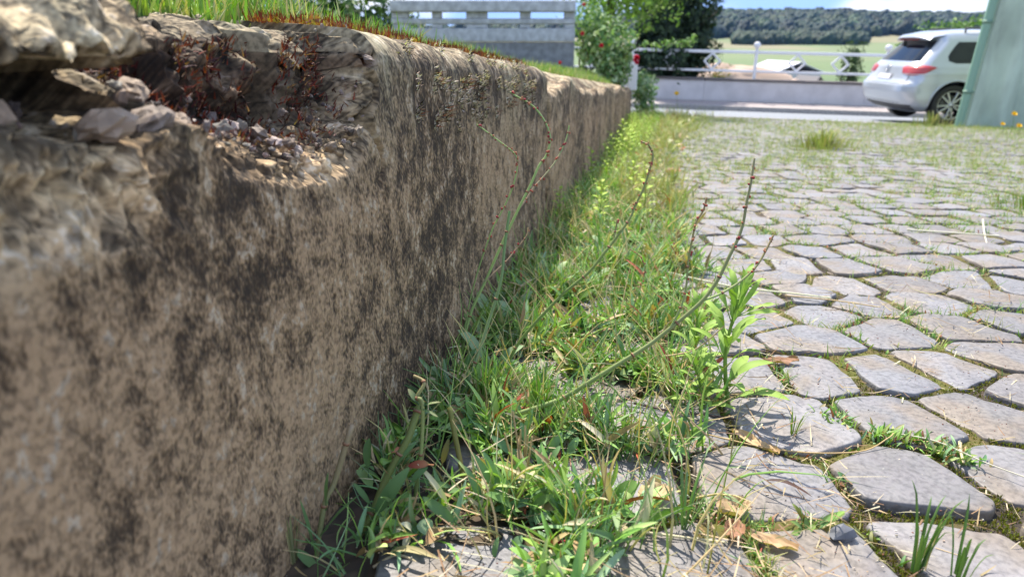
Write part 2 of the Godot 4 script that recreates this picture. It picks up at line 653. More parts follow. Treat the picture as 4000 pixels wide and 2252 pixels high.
# a crown of leaf faces spread through an uneven body
func crown(m: MB, at: Vector3, rad: Vector3, n: int, size: float, cols: Array, hollow := 0.55, droop := 0.0, lumps := 0.35) -> void:
	for k in n:
		var dir := Vector3(rr(-1, 1), rr(-1, 1), rr(-1, 1))
		if dir.length_squared() > 1.0 or dir.length_squared() < 0.001:
			dir = Vector3(rng.randfn(), rng.randfn(), rng.randfn())
		dir = dir.normalized()
		var bump := 1.0 + lumps * n1.get_noise_3d((dir.x + at.x) * 55.0, (dir.y + at.y) * 55.0, dir.z * 55.0) * 1.6
		var r := lerpf(hollow, 1.0, sqrt(rng.randf())) * bump
		var p := at + dir * rad * r
		var c: Color = vary(cols[rng.randi() % cols.size()], 0.18)
		var out := (dir + Vector3(rr(-1, 1), rr(-1, 1) - droop, rr(-1, 1)) * 0.8).normalized()
		var a := out.cross(Vector3(rr(-1, 1), rr(-1, 1), rr(-1, 1))).normalized()
		var b := out.cross(a)
		var s := size * rr(0.6, 1.3)
		var k0 := m.p(p - a * s, c * 0.9)
		var k1 := m.p(p + b * s * 0.5 + out * s * 0.15, c)
		var k2 := m.p(p + a * s, c * 1.05)
		var k3 := m.p(p - b * s * 0.5 + out * s * 0.15, c)
		m.quad(k0, k1, k2, k3)

# ---------- the old wall
func wall_picture() -> ImageTexture:
	var w := 2048
	var h := 768
	var lay := []
	for q in [[0.0028, 0.75, 4, 0], [0.021, 0.8, 4, 1], [0.085, 0.65, 3, 2], [0.30, 0.6, 2, 3], [0.02, 0.14, 3, 4]]:
		var f := FastNoiseLite.new()
		f.seed = 300 + int(q[3])
		f.frequency = q[0]
		f.fractal_octaves = q[2]
		f.noise_type = FastNoiseLite.TYPE_SIMPLEX_SMOOTH
		var hh := int(h * q[1])
		var im := f.get_image(w, hh)
		if hh != h:
			im.resize(w, h, Image.INTERPOLATE_BILINEAR)
		lay.append(im.get_data())
	var a: PackedByteArray = lay[0]
	var b: PackedByteArray = lay[1]
	var c: PackedByteArray = lay[2]
	var e: PackedByteArray = lay[3]
	var g: PackedByteArray = lay[4]
	var o := PackedByteArray()
	o.resize(w * h * 3)
	var at := 0
	for j in h:
		var hi := 1.0 - float(j) / h      # 1 at the top edge of the picture
		var top := clampf((hi - 0.40) * 5.0, 0.0, 1.0)
		for k in w:
			var s := float(k) / w
			var big := a[at] * 0.004 - 0.5
			var mid := b[at] * 0.004 - 0.5
			var fine := c[at] * 0.004 - 0.5
			var dot := e[at] * 0.004 - 0.5
			var st := g[at] * 0.004 - 0.5
			var v := 0.65 + big * 0.62 + mid * 0.80 + (fine * 0.7 + dot * 0.95) * (0.55 + minf(s, 0.45)) - top * (0.15 - st * 0.5) * (0.3 + 0.7 * minf(s * 2.2, 1.0))
			v = clampf((v - 0.5) * 1.35 + 0.51, 0.0, 1.0)
			v = v * v * (3.0 - 2.0 * v)
			var v2 := v * v
			var r := 68.0 + 112.0 * v + 8.0 * v2
			var gr := 57.0 + 98.0 * v + 10.0 * v2
			var bl := 44.0 + 76.0 * v + 14.0 * v2
			if top > 0.0:   # grey and greenish towards the top
				var tg := top * clampf(0.5 + big + st, 0.0, 1.0) * 0.7
				var lum := (r + gr + bl) * 0.333
				r = lerpf(r, lum * 0.97, tg)
				gr = lerpf(gr, lum * 1.0, tg)
				bl = lerpf(bl, lum * 0.86, tg)
			if mid > 0.13 and fine > 0.08 and dot > -0.1:   # pale lichen specks
				var q := clampf((mid - 0.13) * 9.0, 0.0, 0.7)
				r = lerpf(r, 205.0, q)
				gr = lerpf(gr, 198.0, q)
				bl = lerpf(bl, 184.0, q)
			o[at * 3] = int(minf(r * 1.24, 255.0))
			o[at * 3 + 1] = int(minf(gr * 1.23, 255.0))
			o[at * 3 + 2] = int(minf(bl * 1.20, 255.0))
			at += 1
	return ImageTexture.create_from_image(Image.create_from_data(w, h, false, Image.FORMAT_RGB8, o))

func ledge_low(d: float) -> float:
	return path([[0.2, 0.452], [0.44, 0.447], [0.48, 0.437], [0.50, 0.427], [0.575, 0.434], [0.655, 0.401], [0.75, 0.377], [0.83, 0.366], [0.905, 0.371], [0.955, 0.40], [0.975, 0.45], [0.99, 0.52], [1.0, 0.60]], d)

func ledge_high(d: float) -> float:
	return path([[0.2, 0.50], [0.42, 0.510], [0.46, 0.497], [0.51, 0.487], [0.54, 0.476], [0.56, 0.487], [0.585, 0.53], [0.60, 0.7]], d)

func break_depth(s: float, y: float) -> float:   # how far the face has broken away
	var d := s * 0.982
	var j := 0.010 * n1.get_noise_2d(s * 1400.0, y * 1400.0) + 0.006 * n1.get_noise_2d(s * 4200.0, y * 4200.0)
	var lo := ledge_low(d) + j
	if y < lo or d > 1.0:
		return 0.0
	var hi := ledge_high(d) + j * 1.4
	var deep := 0.12
	if d > 0.68 and d < 0.80:
		deep = 0.075 + 0.02 * sin((d - 0.68) * 26.0)
	if d > 0.86:
		deep = 0.075
	if d < 0.56:
		deep = 0.19
	var q := minf((y - lo) * (6.5 if d < 0.56 else 2.2), deep)
	q += 0.03 * sm(0.3, 1.0, (y - lo) / 0.05) * (n1.get_noise_2d(s * 900.0, y * 900.0 + 70.0))
	if y > hi:
		q *= 1.0 - sm(hi, hi + 0.012, y)
	return maxf(q, 0.0)

func wall_block(parent: Node3D, s0: float, s1: float, ss: PackedFloat32Array, near: bool, m0: Material, uv_at: float) -> void:
	var rows: Array[float] = []
	var y := -0.05
	while y < 0.53:
		rows.append(y)
		y += (0.0034 if y > 0.38 else 0.007) if near else 0.014
	var nface := rows.size()
	var narc := 16 if near else 8
	var ntop := 34 if near else 14
	var m := MB.new()
	var tot := nface + narc + ntop
	var rad := 0.055 if near else 0.028
	for s in ss:
		var g := gy(wall_x(s), s * 0.982)
		var chip := 0.0
		if not near:
			chip = 0.055 + 0.05 * n1.get_noise_1d(s * 42.0 + 300.0) + 0.035 * n1.get_noise_1d(s * 160.0 + 11.0)
			chip += 0.06 * (1.0 - sm(s0, s0 + 0.45, s)) * (1.0 if s0 < 3.0 else 0.3)
			chip = maxf(chip, 0.005)
		var T := wall_top(s) - chip + (0.006 * n1.get_noise_1d(s * 300.0) if near else 0.0)
		var f := (T - rad - g + 0.05) / (rows[nface - 1] + 0.05)
		var near_end := minf(s - s0, s1 - s)
		var round_end := 0.012 * (1.0 - sm(0.0, 0.03, near_end))
		for k in tot:
			var q := 0.0
			var yy := 0.0
			var w := 0.0
			if k < nface:
				w = (rows[k] + 0.05) * f - 0.05
				yy = g + w
			elif k < nface + narc:
				var a := PI / 2.0 * (k - nface + 1) / narc
				q = -rad + rad * cos(a)
				yy = T - rad + rad * sin(a)
				w = T - g - rad + rad * a
			else:
				var t := float(k - nface - narc + 1) / ntop
				q = -rad - 0.32 * t
				yy = T + 0.012 * sin(t * 2.2) + chip * sm(0.05, 0.42, t) + (0.0 if t < 0.98 else -0.3)
				w = T - g + 0.04 + 0.32 * t
			var c := Color(0.52, 0.49, 0.465)
			var rough := 1.0
			var hi := (w - 0.05) / (T - g)
			if near:
				var b := break_depth(s, yy)
				var pale := 0.0
				var d := s * 0.982
				if d < 0.62:   # broken, lumpy stone on both sides of the hollow
					pale = sm(0.10, 0.02, ledge_low(d) - yy) * sm(0.64, 0.46, d)
					if yy > ledge_high(d): pale = sm(0.62, 0.5, d)
				else:
					pale = 0.8 * sm(0.035, 0.0, absf(ledge_low(d) - yy)) * sm(1.0, 0.95, d)
				rough += pale * 5.0
				q -= b
				if b > 0.004 or (k >= nface and d < 1.0):
					rough = maxf(rough, 4.0)
					var moss := clampf(0.5 + 1.3 * n1.get_noise_2d(s * 700.0 + 40.0, yy * 700.0), 0.0, 1.0) * sm(0.5, 0.64, d)
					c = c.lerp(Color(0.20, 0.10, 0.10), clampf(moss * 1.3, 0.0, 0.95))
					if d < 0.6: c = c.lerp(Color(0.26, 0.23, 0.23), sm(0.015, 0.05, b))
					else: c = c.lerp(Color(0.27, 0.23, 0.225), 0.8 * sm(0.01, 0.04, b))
				c = c.lerp(Color(1, 0.97, 0.93), pale * 0.9)
				if k < nface and d > 0.95:
					rough += 2.2 * sm(0.80, 1.0, hi)
				var bump := 0.0022 * n1.get_noise_2d(s * 1500.0, yy * 900.0) + 0.0012 * n1.get_noise_2d(s * 5200.0, yy * 2600.0)
				bump += 0.0026 * n2.get_noise_2d(s * 1900.0, yy * 1300.0) * (rough - 1.0) * 0.45
				bump += 0.006 * n3.get_noise_2d(s * 160.0, yy * 120.0)
				var crack := absf(s - 0.993 - 0.012 * sin(yy * 60.0) - 0.01 * n1.get_noise_1d(yy * 900.0))
				if yy > 0.29 and k < nface + narc:
					bump -= 0.014 * (1.0 - sm(0.002, 0.008, crack)) * sm(0.29, 0.36, yy)
				bump = bump * minf(rough, 4.0)
				if rough > 2.0:   # torn stone: relief in space, so that it does not smear along the hollow
					var at := W(s, q, yy)
					var amp := minf((rough - 1.0) / 4.0, 1.0)
					var big := n1.get_noise_3d(at.x * 1100.0, at.y * 1400.0, at.z * 1100.0)
					var mid := n1.get_noise_3d(at.x * 3000.0 + 90.0, at.y * 3600.0, at.z * 3000.0)
					var pit := n2.get_noise_3d(at.x * 2300.0, at.y * 2300.0, at.z * 2300.0)
					var chunk := n2.get_noise_3d(at.x * 5200.0 + 7.0, at.y * 5200.0, at.z * 5200.0)
					q += amp * (0.008 * big + 0.004 * mid + 0.013 * (pit + 0.5) + 0.007 * (chunk + 0.5) - 0.005 + 0.0028 * n1.get_noise_3d(at.x * 9000.0, at.y * 9000.0, at.z * 9000.0))
					yy += amp * (0.008 * n1.get_noise_3d(at.x * 1300.0 + 500.0, at.y * 1300.0, at.z * 1300.0) + 0.006 * pit)
					c = c * clampf(0.95 + 1.1 * mid + 0.6 * big - 0.5 * (chunk + 0.5), 0.2, 1.15)
				if k < nface + 4: q += bump
				else:
					q += bump * 0.3
					yy += bump
				if k >= nface + 6:
					c = c.lerp(Color(0.75, 0.73, 0.74), 0.5)
				q -= round_end
			else:
				var bump := 0.006 * n1.get_noise_2d(s * 260.0, yy * 200.0) + 0.004 * n1.get_noise_2d(s * 900.0, yy * 600.0)
				q += bump - round_end
				var crown_y := sm(0.75, 1.0, hi)
				c = c.lerp(Color(0.54, 0.50, 0.47), 0.7)
				if k >= nface: c = c.lerp(Color(0.85, 0.80, 0.77), 0.7)
				q -= 0.022 * crown_y * maxf(n1.get_noise_2d(s * 330.0, yy * 420.0), 0.0)
				if k >= nface + narc + 5: c = c.lerp(Color(0.5, 0.27, 0.2), clampf(n1.get_noise_1d(s * 140.0) * 1.8 + 0.3, 0.0, 0.8))
			if near and s < 1.02 and (k >= nface or break_depth(s, yy) > 0.002):
				w = yy - g - q * 0.8
			m.p(W(s, q, yy), c, Vector2((s - uv_at) / 2.75, 1.0 - (w + 0.05) / 1.02))
	for j in ss.size() - 1:
		for k in tot - 1:
			var a := j * tot + k
			m.quad(a, a + 1, a + 1 + tot, a + tot)
	for e in [0, ss.size() - 1]:
		var mid := m.p(W(ss[e], -0.2, gy(wall_x(ss[e]), ss[e]) + 0.25), Color(0.6, 0.55, 0.5), Vector2(0.5, 0.5))
		for k in tot - 1:
			m.out_tri(mid, e * tot + k, e * tot + k + 1, W((s0 + s1) / 2.0, -0.2, 0.0))
	part("wall_block", m.mesh(m0), parent)

func stone_wall() -> void:
	var t := thing("stone_wall", "long weathered brown stone garden wall with a broken mossy top", "wall")
	var pic := wall_picture()
	var m0 := vc(0.95)
	m0.albedo_texture = pic
	m0.heightmap_enabled = true
	m0.heightmap_texture = pic
	m0.heightmap_scale = 0.35
	m0.detail_enabled = true
	m0.detail_blend_mode = BaseMaterial3D.BLEND_MODE_MUL
	m0.detail_albedo = noise_tex(512, 0.03, 0.62, 1.25, 77, 5)
	m0.detail_uv_layer = BaseMaterial3D.DETAIL_UV_2
	m0.uv2_triplanar = true
	m0.uv2_world_triplanar = true
	m0.uv2_scale = Vector3(6, 6, 6)
	var ss := PackedFloat32Array()
	var s := 0.12
	while s < 2.66:
		ss.append(s)
		s += 0.0032 if s < 1.02 else 0.0085
	ss.append(2.66)
	wall_block(t, 0.12, 2.66, ss, true, m0, 0.1)
	var ends := [2.672, 5.1, 7.75, 10.6, 13.5]
	for k in 4:
		ss = PackedFloat32Array()
		s = ends[k]
		while s < ends[k + 1] - 0.03:
			ss.append(s)
			s += 0.022 + 0.006 * k
		ss.append(ends[k + 1] - 0.014)
		wall_block(t, ends[k], ends[k + 1] - 0.014, ss, false, m0, ends[k] + 0.37 * k)
	# fragments lying in the broken hollow
	var frag := [[0.515, -0.022, 0.442, 0.017, 0.62, 0.4], [0.560, -0.02, 0.441, 0.015, 0.55, 1.1], [0.595, -0.02, 0.434, 0.009, 0.6, 2.2], [0.45, -0.05, 0.458, 0.012, 0.6, 3.0], [0.585, -0.05, 0.462, 0.011, 0.45, 2.6]]
	var names := ["largest pale stone fragment lying in the hollow of the broken wall", "flat grey stone fragment beside the largest one in the wall hollow", "small pale stone chip at the right end of the wall hollow", "grey stone fragment deep in the wall hollow at its dark end", "thin pale stone flake leaning under the mossy part of the wall hollow"]
	for k in frag.size():
		var q: Array = frag[k]
		var m := MB.new()
		var c := Color(0.33, 0.25, 0.18) if k != 1 else Color(0.19, 0.15, 0.12)
		blob(m, Transform3D(Basis(Vector3(0.3, 1, 0.2).normalized(), q[5]).scaled(Vector3(1, 1, 1) * q[3]) * Basis().scaled(Vector3(1.25, q[4], 0.9)), W(q[0] / 0.982, q[1], q[2])), 0.55, 2.2, c * 0.6, c * 1.25, 15, 9, Vector3(k * 3.1, 0, 0))
		solo("stone_fragment", m.faceted().mesh(plain_vc), names[k], "stone", "stone fragments in the broken wall")
	# crumbs of mortar and stone on the broken edge
	var where: Array[Transform3D] = []
	var tint := PackedColorArray()
	for k in 300:
		var d := 0.33 + 0.65 * rng.randf()
		var y := ledge_low(d) + 0.004 + 0.05 * pow(rng.randf(), 1.5)
		var b := break_depth(d / 0.982, y)
		var sz := rr(0.0008, 0.003) if rng.randf() < 0.86 else rr(0.004, 0.008)
		where.append(Transform3D(Basis(Vector3(rr(-1, 1), rr(-1, 1), rr(-1, 1)).normalized(), rr(0, 6)).scaled(Vector3(sz, sz, sz)) * Basis().scaled(Vector3(rr(0.8, 1.6), rr(0.5, 1.0), 1.0)), W(d / 0.982, -b + rr(-0.004, 0.006), y + sz * 0.4)))
		tint.append(vary([Color(0.27, 0.215, 0.17), Color(0.20, 0.16, 0.13), Color(0.09, 0.07, 0.06), Color(0.36, 0.30, 0.25)][rng.randi() % 4], 0.25))
	var cm := MB.new()
	blob(cm, Transform3D(), 0.6, 1.4, Color(0.7, 0.7, 0.7), Color(1, 1, 1), 9, 6)
	strew("rubble", cm.faceted().mesh(plain_vc), where, tint, "crumbs of mortar and stone on the broken edge of the wall", "rubble")
	wall_moss()

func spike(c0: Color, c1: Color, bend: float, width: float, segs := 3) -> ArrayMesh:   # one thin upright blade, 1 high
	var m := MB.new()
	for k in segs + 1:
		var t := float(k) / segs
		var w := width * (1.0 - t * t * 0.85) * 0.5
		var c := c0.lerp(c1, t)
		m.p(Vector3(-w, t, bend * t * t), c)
		m.p(Vector3(0, t, bend * t * t - w * 0.04), c)
		m.p(Vector3(w, t, bend * t * t), c)
	for k in segs:
		m.quad(k * 3, k * 3 + 3, k * 3 + 4, k * 3 + 1)
		m.quad(k * 3 + 1, k * 3 + 4, k * 3 + 5, k * 3 + 2)
	return m.mesh(foliage)

func stand(at: Vector3, h: float, wide: float, lean := 0.35, up := Vector3.UP) -> Transform3D:
	var b := Basis(Vector3.UP, rr(0, TAU))
	var tilt := Basis(Vector3(rr(-1, 1), 0, rr(-1, 1)).normalized(), rr(0, lean))
	var q := Quaternion(Vector3.UP, up.normalized()) if up != Vector3.UP else Quaternion()
	return Transform3D(Basis(q) * tilt * b * Basis().scaled(Vector3(wide, h, h)), at)

func wall_moss() -> void:
	# cushions of moss along the top, with red brown spore stalks
	var stalk := spike(Color(1, 0.9, 0.8), Color(0.5, 0.35, 0.35), 0.25, 1.0)
	var where: Array[Transform3D] = []
	var tint := PackedColorArray()
	var low: Array[Transform3D] = []
	var lowc := PackedColorArray()
	for k in 15000:
		var s := rr(0.62, 2.66) if k < 12000 else rr(2.7, 9.0)
		var q := -0.075 - 0.11 * pow(rng.randf(), 0.8)
		if k >= 12000: q = -0.17 - 0.14 * rng.randf()
		var dens := n1.get_noise_2d(s * 420.0, q * 500.0) + 0.12
		if dens < 0.0 or (s < 1.0 and break_depth(s, wall_top(s) - 0.01) > 0.05):
			continue
		var at := W(s, q, wall_top(s) + 0.006 + 0.008 * dens + (0.0 if k < 12000 else -0.005))
		if rng.randf() < 0.45:
			where.append(stand(at, rr(0.008, 0.022), rr(0.0016, 0.0028), 0.5))
			tint.append(vary(mixc(Color(0.30, 0.07, 0.025), Color(0.14, 0.05, 0.035), rng.randf()), 0.3))
		else:
			low.append(stand(at, rr(0.003, 0.010), rr(0.003, 0.006), 0.9))
			lowc.append(vary([Color(0.42, 0.20, 0.06), Color(0.40, 0.30, 0.05), Color(0.24, 0.10, 0.05), Color(0.5, 0.42, 0.34)][int(absf(n3.get_noise_2d(s * 260, q * 300)) * 9.0) % 4], 0.25))
	strew("moss_stalks", stalk, where, tint, "red brown moss stalks along the top edge of the stone wall", "moss")
	strew("moss_cushions", spike(Color(0.8, 0.8, 0.8), Color(1.1, 1.1, 1.1), 0.3, 1.0, 2), low, lowc, "orange and yellow moss cushions along the wall top", "moss")
	# small moss tufts with white hair points on the face below the edge
	var hair: Array[Transform3D] = []
	var hairc := PackedColorArray()
	for k in 95:
		var s := 1.12 + 1.2 * pow(rng.randf(), 0.8)
		var y := wall_top(s) - 0.02 - 0.11 * pow(rng.randf(), 1.3) * (1.3 - 0.35 * (s - 1.1))
		var at := W(s, 0.004, y) if wall_top(s) - y > 0.05 else W(s, -0.012, y + 0.01)
		for j in 34:
			var p := at + W(s, 0, 0).direction_to(W(s + 1, 0, 0)) * rr(-0.012, 0.012) + Vector3(0, rr(-0.014, 0.014), 0)
			hair.append(stand(p, rr(0.004, 0.011), rr(0.0014, 0.0026), 1.1, Vector3(0.8, 0.5, 0.35)))
			hairc.append(vary(Color(0.80, 0.79, 0.76) if rng.randf() < 0.6 else Color(0.06, 0.055, 0.045), 0.3))
		if k % 3 == 0:
			for j in 5:
				hair.append(stand(at + Vector3(0, rr(-0.01, 0.01), 0), rr(0.010, 0.024), rr(0.0009, 0.0016), 0.5, Vector3(0.7, 0.05, -0.2 - 0.6 * rng.randf())))
				hairc.append(vary(Color(0.36, 0.13, 0.045), 0.35))
	for k in 1700:   # dark red moss in the broken hollow
		var d := rr(0.60, 0.97)
		var y := rr(ledge_low(d) + 0.012, 0.5)
		var b := break_depth(d / 0.982, y)
		hair.append(stand(W(d / 0.982, -b, y), rr(0.004, 0.014), rr(0.0012, 0.0026), 1.2, Vector3(0.6, 0.8, 0.2)))
		hairc.append(vary([Color(0.10, 0.025, 0.03), Color(0.22, 0.05, 0.03), Color(0.30, 0.19, 0.13), Color(0.08, 0.03, 0.035)][rng.randi() % 4], 0.3))
	strew("moss_tufts", stalk, hair, hairc, "tiny grey haired and rust coloured moss tufts on the wall face", "moss")

# ---------- cobbles
func key(p: Vector2) -> Vector2i:
	return Vector2i(int(floor(p.x / 0.3)), int(floor(p.y / 0.3)))

func near_seeds(p: Vector2, reach := 1) -> Array:
	var out := []
	var k := key(p)
	for i in range(-reach, reach + 1):
		for j in range(-reach, reach + 1):
			if bucket.has(k + Vector2i(i, j)):
				out.append_array(bucket[k + Vector2i(i, j)])
	return out

func add_seed(p: Vector2) -> void:
	seeds.append(p)
	if not bucket.has(key(p)):
		bucket[key(p)] = []
	bucket[key(p)].append(seeds.size() - 1)

func joint(p: Vector2) -> float:   # metres from the middle of the nearest joint
	var a := 9.0
	var b := 9.0
	var ia := Vector2.ZERO
	var ib := Vector2.ZERO
	for k in near_seeds(p):
		var r: float = seeds[k].distance_squared_to(p)
		if r < a:
			b = a
			ib = ia
			a = r
			ia = seeds[k]
		elif r < b:
			b = r
			ib = seeds[k]
	if b > 1.0:
		return 0.5
	return (b - a) / (2.0 * maxf(ia.distance_to(ib), 0.01))

func cell(k: int) -> PackedVector2Array:
	var s := seeds[k]
	var poly := PackedVector2Array([s + Vector2(-0.13, -0.13), s + Vector2(0.13, -0.13), s + Vector2(0.13, 0.13), s + Vector2(-0.13, 0.13)])
	for j in near_seeds(s, 2):
		if j == k:
			continue
		var to: Vector2 = seeds[j] - s
		var dist := to.length()
		if dist > 0.45:
			continue
		to /= dist
		var gap := 0.0058 + 0.006 * absf(sin(s.x * 37.0 + s.y * 11.0 + seeds[j].x * 37.0 + seeds[j].y * 11.0))
		if absf((seeds[j].y + s.y) / 2.0 - 0.72) < 0.035 and absf(to.y) > 0.5:
			gap += 0.005
		var lim := dist / 2.0 - gap
		var next := PackedVector2Array()
		for e in poly.size():
			var p := poly[e]
			var q := poly[(e + 1) % poly.size()]
			var dp := (p - s).dot(to) - lim
			var dq := (q - s).dot(to) - lim
			if dp <= 0.0:
				next.append(p)
			if (dp < 0.0) != (dq < 0.0):
				next.append(p.lerp(q, dp / (dp - dq)))
		poly = next
	return poly

func rounded(poly: PackedVector2Array, times: int) -> PackedVector2Array:
	for t in times:
		var out := PackedVector2Array()
		var f := 0.075 if t == 0 else 0.25
		for e in poly.size():
			var p := poly[e]
			var q := poly[(e + 1) % poly.size()]
			if p.distance_to(q) < 0.012:
				out.append((p + q) / 2.0)
				continue
			out.append(p.lerp(q, f))
			if t == 0:
				out.append(p.lerp(q, 0.5) + (q - p).orthogonal().normalized() * 0.003 * n1.get_noise_2d(p.x * 900.0 + q.x * 500.0, p.y * 900.0))
			out.append(p.lerp(q, 1.0 - f))
		poly = out
	return poly

func cobble(m: MB, k: int, fine: bool) -> void:
	var s := seeds[k]
	var poly := rounded(cell(k), 2 if fine else 1)
	if poly.size() < 3:
		return
	var tone := rr(0.80, 1.12)
	var base := Color(0.192, 0.196, 0.216) * tone
	base = base.lerp(Color(0.205, 0.18, 0.16) * tone, rr(0.0, 0.5))
	var tilt := Vector2(rr(-0.03, 0.03), rr(-0.03, 0.03))
	var lift := rr(-0.004, 0.004)
	var mid := Vector2.ZERO
	for p in poly:
		mid += p
	mid /= poly.size()
	var g0 := gy(mid.x, mid.y)
	var rings := [[1.0, -0.036], [1.0, -0.0075], [0.984, -0.0025], [0.958, -0.0006], [0.74, 0.0], [0.4, 0.0]] if fine else [[1.0, -0.03], [1.0, -0.007], [0.92, 0.0], [0.5, 0.002]]
	var first := m.v.size()
	var n := poly.size()
	for r in rings:
		for p in poly:
			var q: Vector2 = mid + (p - mid) * r[0]
			var h: float = r[1] + lift + (q - mid).dot(tilt)
			if fine and r[1] > -0.03:
				h += 0.0030 * n1.get_noise_2d(q.x * 420.0, q.y * 420.0 + k * 31.0) + 0.0014 * n1.get_noise_2d(q.x * 1700.0, q.y * 1700.0) - 0.0035 * sm(0.1, 0.45, n1.get_noise_2d(q.x * 300.0 + k * 7.0, q.y * 300.0)) * sm(0.5, 0.95, r[0])
				if r[0] > 0.95:
					q += (q - mid).normalized() * (0.0030 * n1.get_noise_2d(q.x * 1300.0, q.y * 1300.0) + 0.0055 * n1.get_noise_2d(q.x * 430.0 + 80.0, q.y * 430.0))
			var c := base.lerp(Color(0.20, 0.165, 0.13), clampf(n3.get_noise_2d(q.x * 260.0, q.y * 260.0) * 2.2 + 0.1, 0.0, 0.8)) * (1.0 + 0.22 * n1.get_noise_2d(q.x * 700.0 + 33.0, q.y * 500.0))
			m.p(P(q.x, gy(q.x, q.y) + h, q.y), c)
	var top := m.p(P(mid.x, g0 + lift + 0.0024, mid.y), base)
	for r in rings.size() - 1:
		for e in n:
			var a := first + r * n + e
			var b := first + r * n + (e + 1) % n
			m.out_quad(a, b, b + n, a + n, P(mid.x, g0 - 0.08, mid.y))
	for e in n:
		m.out_tri(first + (rings.size() - 1) * n + e, first + (rings.size() - 1) * n + (e + 1) % n, top, P(mid.x, g0 - 0.08, mid.y))

func paving() -> void:
	for p in [[0.207, 0.623], [0.349, 0.623], [0.513, 0.645], [0.690, 0.655], [0.139, 0.815], [0.335, 0.802], [0.545, 0.809], [0.70, 0.83], [0.447, 0.986], [0.630, 1.0], [0.768, 1.028], [0.574, 1.197], [0.705, 1.189], [0.839, 1.216], [0.915, 1.11], [0.988, 1.285], [0.632, 1.40], [0.825, 1.44], [1.0, 1.46], [1.16, 1.52], [0.899, 1.842], [1.09, 1.86], [1.28, 1.89], [0.86, 2.05], [1.01, 2.03], [1.19, 2.062], [1.051, 1.65], [0.87, 1.65], [1.23, 1.69], [1.40, 1.84], [0.289, 1.20], [0.246, 0.996], [0.43, 1.21]]:
		add_seed(Vector2(p[0], p[1]))
	var row := 0
	var d0 := 0.23
	while d0 < 13.6:
		var x := wall_x(d0) + 0.05 + (0.085 if row % 2 else 0.0)
		var far := minf(0.82 * d0 + 1.1, 11.0)
		while x < far:
			var p := Vector2(x + rr(-0.02, 0.02), d0 + 0.05 * x + rr(-0.018, 0.018))
			var ok := p.y < edge_d(p.x) - 0.2 and (p.x - wall_x(p.y)) > (0.2 if p.y < 3.0 else 0.1)
			for k in near_seeds(p):
				if seeds[k].distance_to(p) < 0.122:
					ok = false
					break
			if ok:
				add_seed(p)
			x += rr(0.145, 0.175)
		d0 += 0.182
		row += 1
	var pm := vc(0.56)
	pm.albedo_texture = noise_tex(512, 0.045, 0.72, 1.2, 81, 5)
	pm.heightmap_enabled = true
	pm.heightmap_texture = noise_tex(512, 0.06, 0.0, 1.0, 82, 5)
	pm.heightmap_scale = 0.1
	pm.uv1_triplanar = true
	pm.uv1_world_triplanar = true
	pm.uv1_scale = Vector3(3.1, 3.1, 3.1)
	pm.metallic_specular = 0.5
	var paving_root := Node3D.new()
	paving_root.name = "cobblestone_paving"
	add_child(paving_root)
	paving_root.set_meta("kind", "structure")
	# the earth, moss and sand in the joints
	var xs: Array[float] = []
	var x := -0.45
	while x < 10.5:
		xs.append(x)
		x += 0.011 if x < 1.1 else minf(0.011 + (x - 1.1) * 0.05, 0.3)
	var ds: Array[float] = []
	var d := 0.2
	while d < 14.2:
		ds.append(d)
		d += 0.011 if d < 1.7 else minf(0.011 + (d - 1.7) * 0.035, 0.25)
	var m := MB.new()
	for dd in ds:
		for xx in xs:
			var e := minf(dd, edge_d(xx) - 0.13)
			var hump := n1.get_noise_2d(xx * 160.0, e * 160.0)
			var bump := n1.get_noise_2d(xx * 1500.0, e * 1500.0)
			var seam := maxf(0.0, 1.0 - absf(e - 0.05 * xx - 0.69) / 0.03)
			var mossy := sm(0.02, 0.22, hump + 0.1 * bump + 0.35 * seam)
			var h := -0.0128 + 0.003 * hump + 0.0025 * bump + 0.005 * mossy + 0.005 * seam
			var c := mixc(Color(0.022, 0.018, 0.015), Color(0.075, 0.058, 0.042), bump * 0.8 + 0.4)
			c = c.lerp(mixc(Color(0.085, 0.10, 0.012), Color(0.10, 0.072, 0.018), bump * 1.5 + 0.4), mossy * 0.9)
			if xx - wall_x(e) < 0.26 and e < 3.0:   # black leaf mould under the weeds
				c = mixc(Color(0.03, 0.024, 0.018), Color(0.09, 0.065, 0.042), bump * 1.2 + 0.4)
			if e > 2.0:
				c = c.lerp(Color(0.22, 0.19, 0.12), 0.5 * sm(2.0, 6.0, e))
			m.p(P(xx, gy(xx, e) + h - (0.05 if e < dd else 0.0), e), c)
	var nx := xs.size()
	for j in ds.size() - 1:
		for k in nx - 1:
			var a := j * nx + k
			m.quad(a, a + nx, a + nx + 1, a + 1)
	part("joint_earth", m.mesh(M.soil), paving_root)
	var order := []
	for k in seeds.size():
		var p := seeds[k]
		var seen := p.x < 0.73 * p.y + 0.16 and p.y > 0.5 and p.x > wall_x(p.y) + 0.02
		order.append([p.y if seen else p.y + 50.0, k])
	order.sort()
	var rest := MB.new()
	for n in order.size():
		if n < 298:
			m = MB.new()
			cobble(m, order[n][1], true)
			if m.v.size():
				part("cobblestone", m.mesh(pm), paving_root)
		else:
			cobble(rest, order[n][1], n < 700)
	var o := part("far_cobblestones", rest.mesh(pm), paving_root)
	o.set_meta("kind", "stuff")

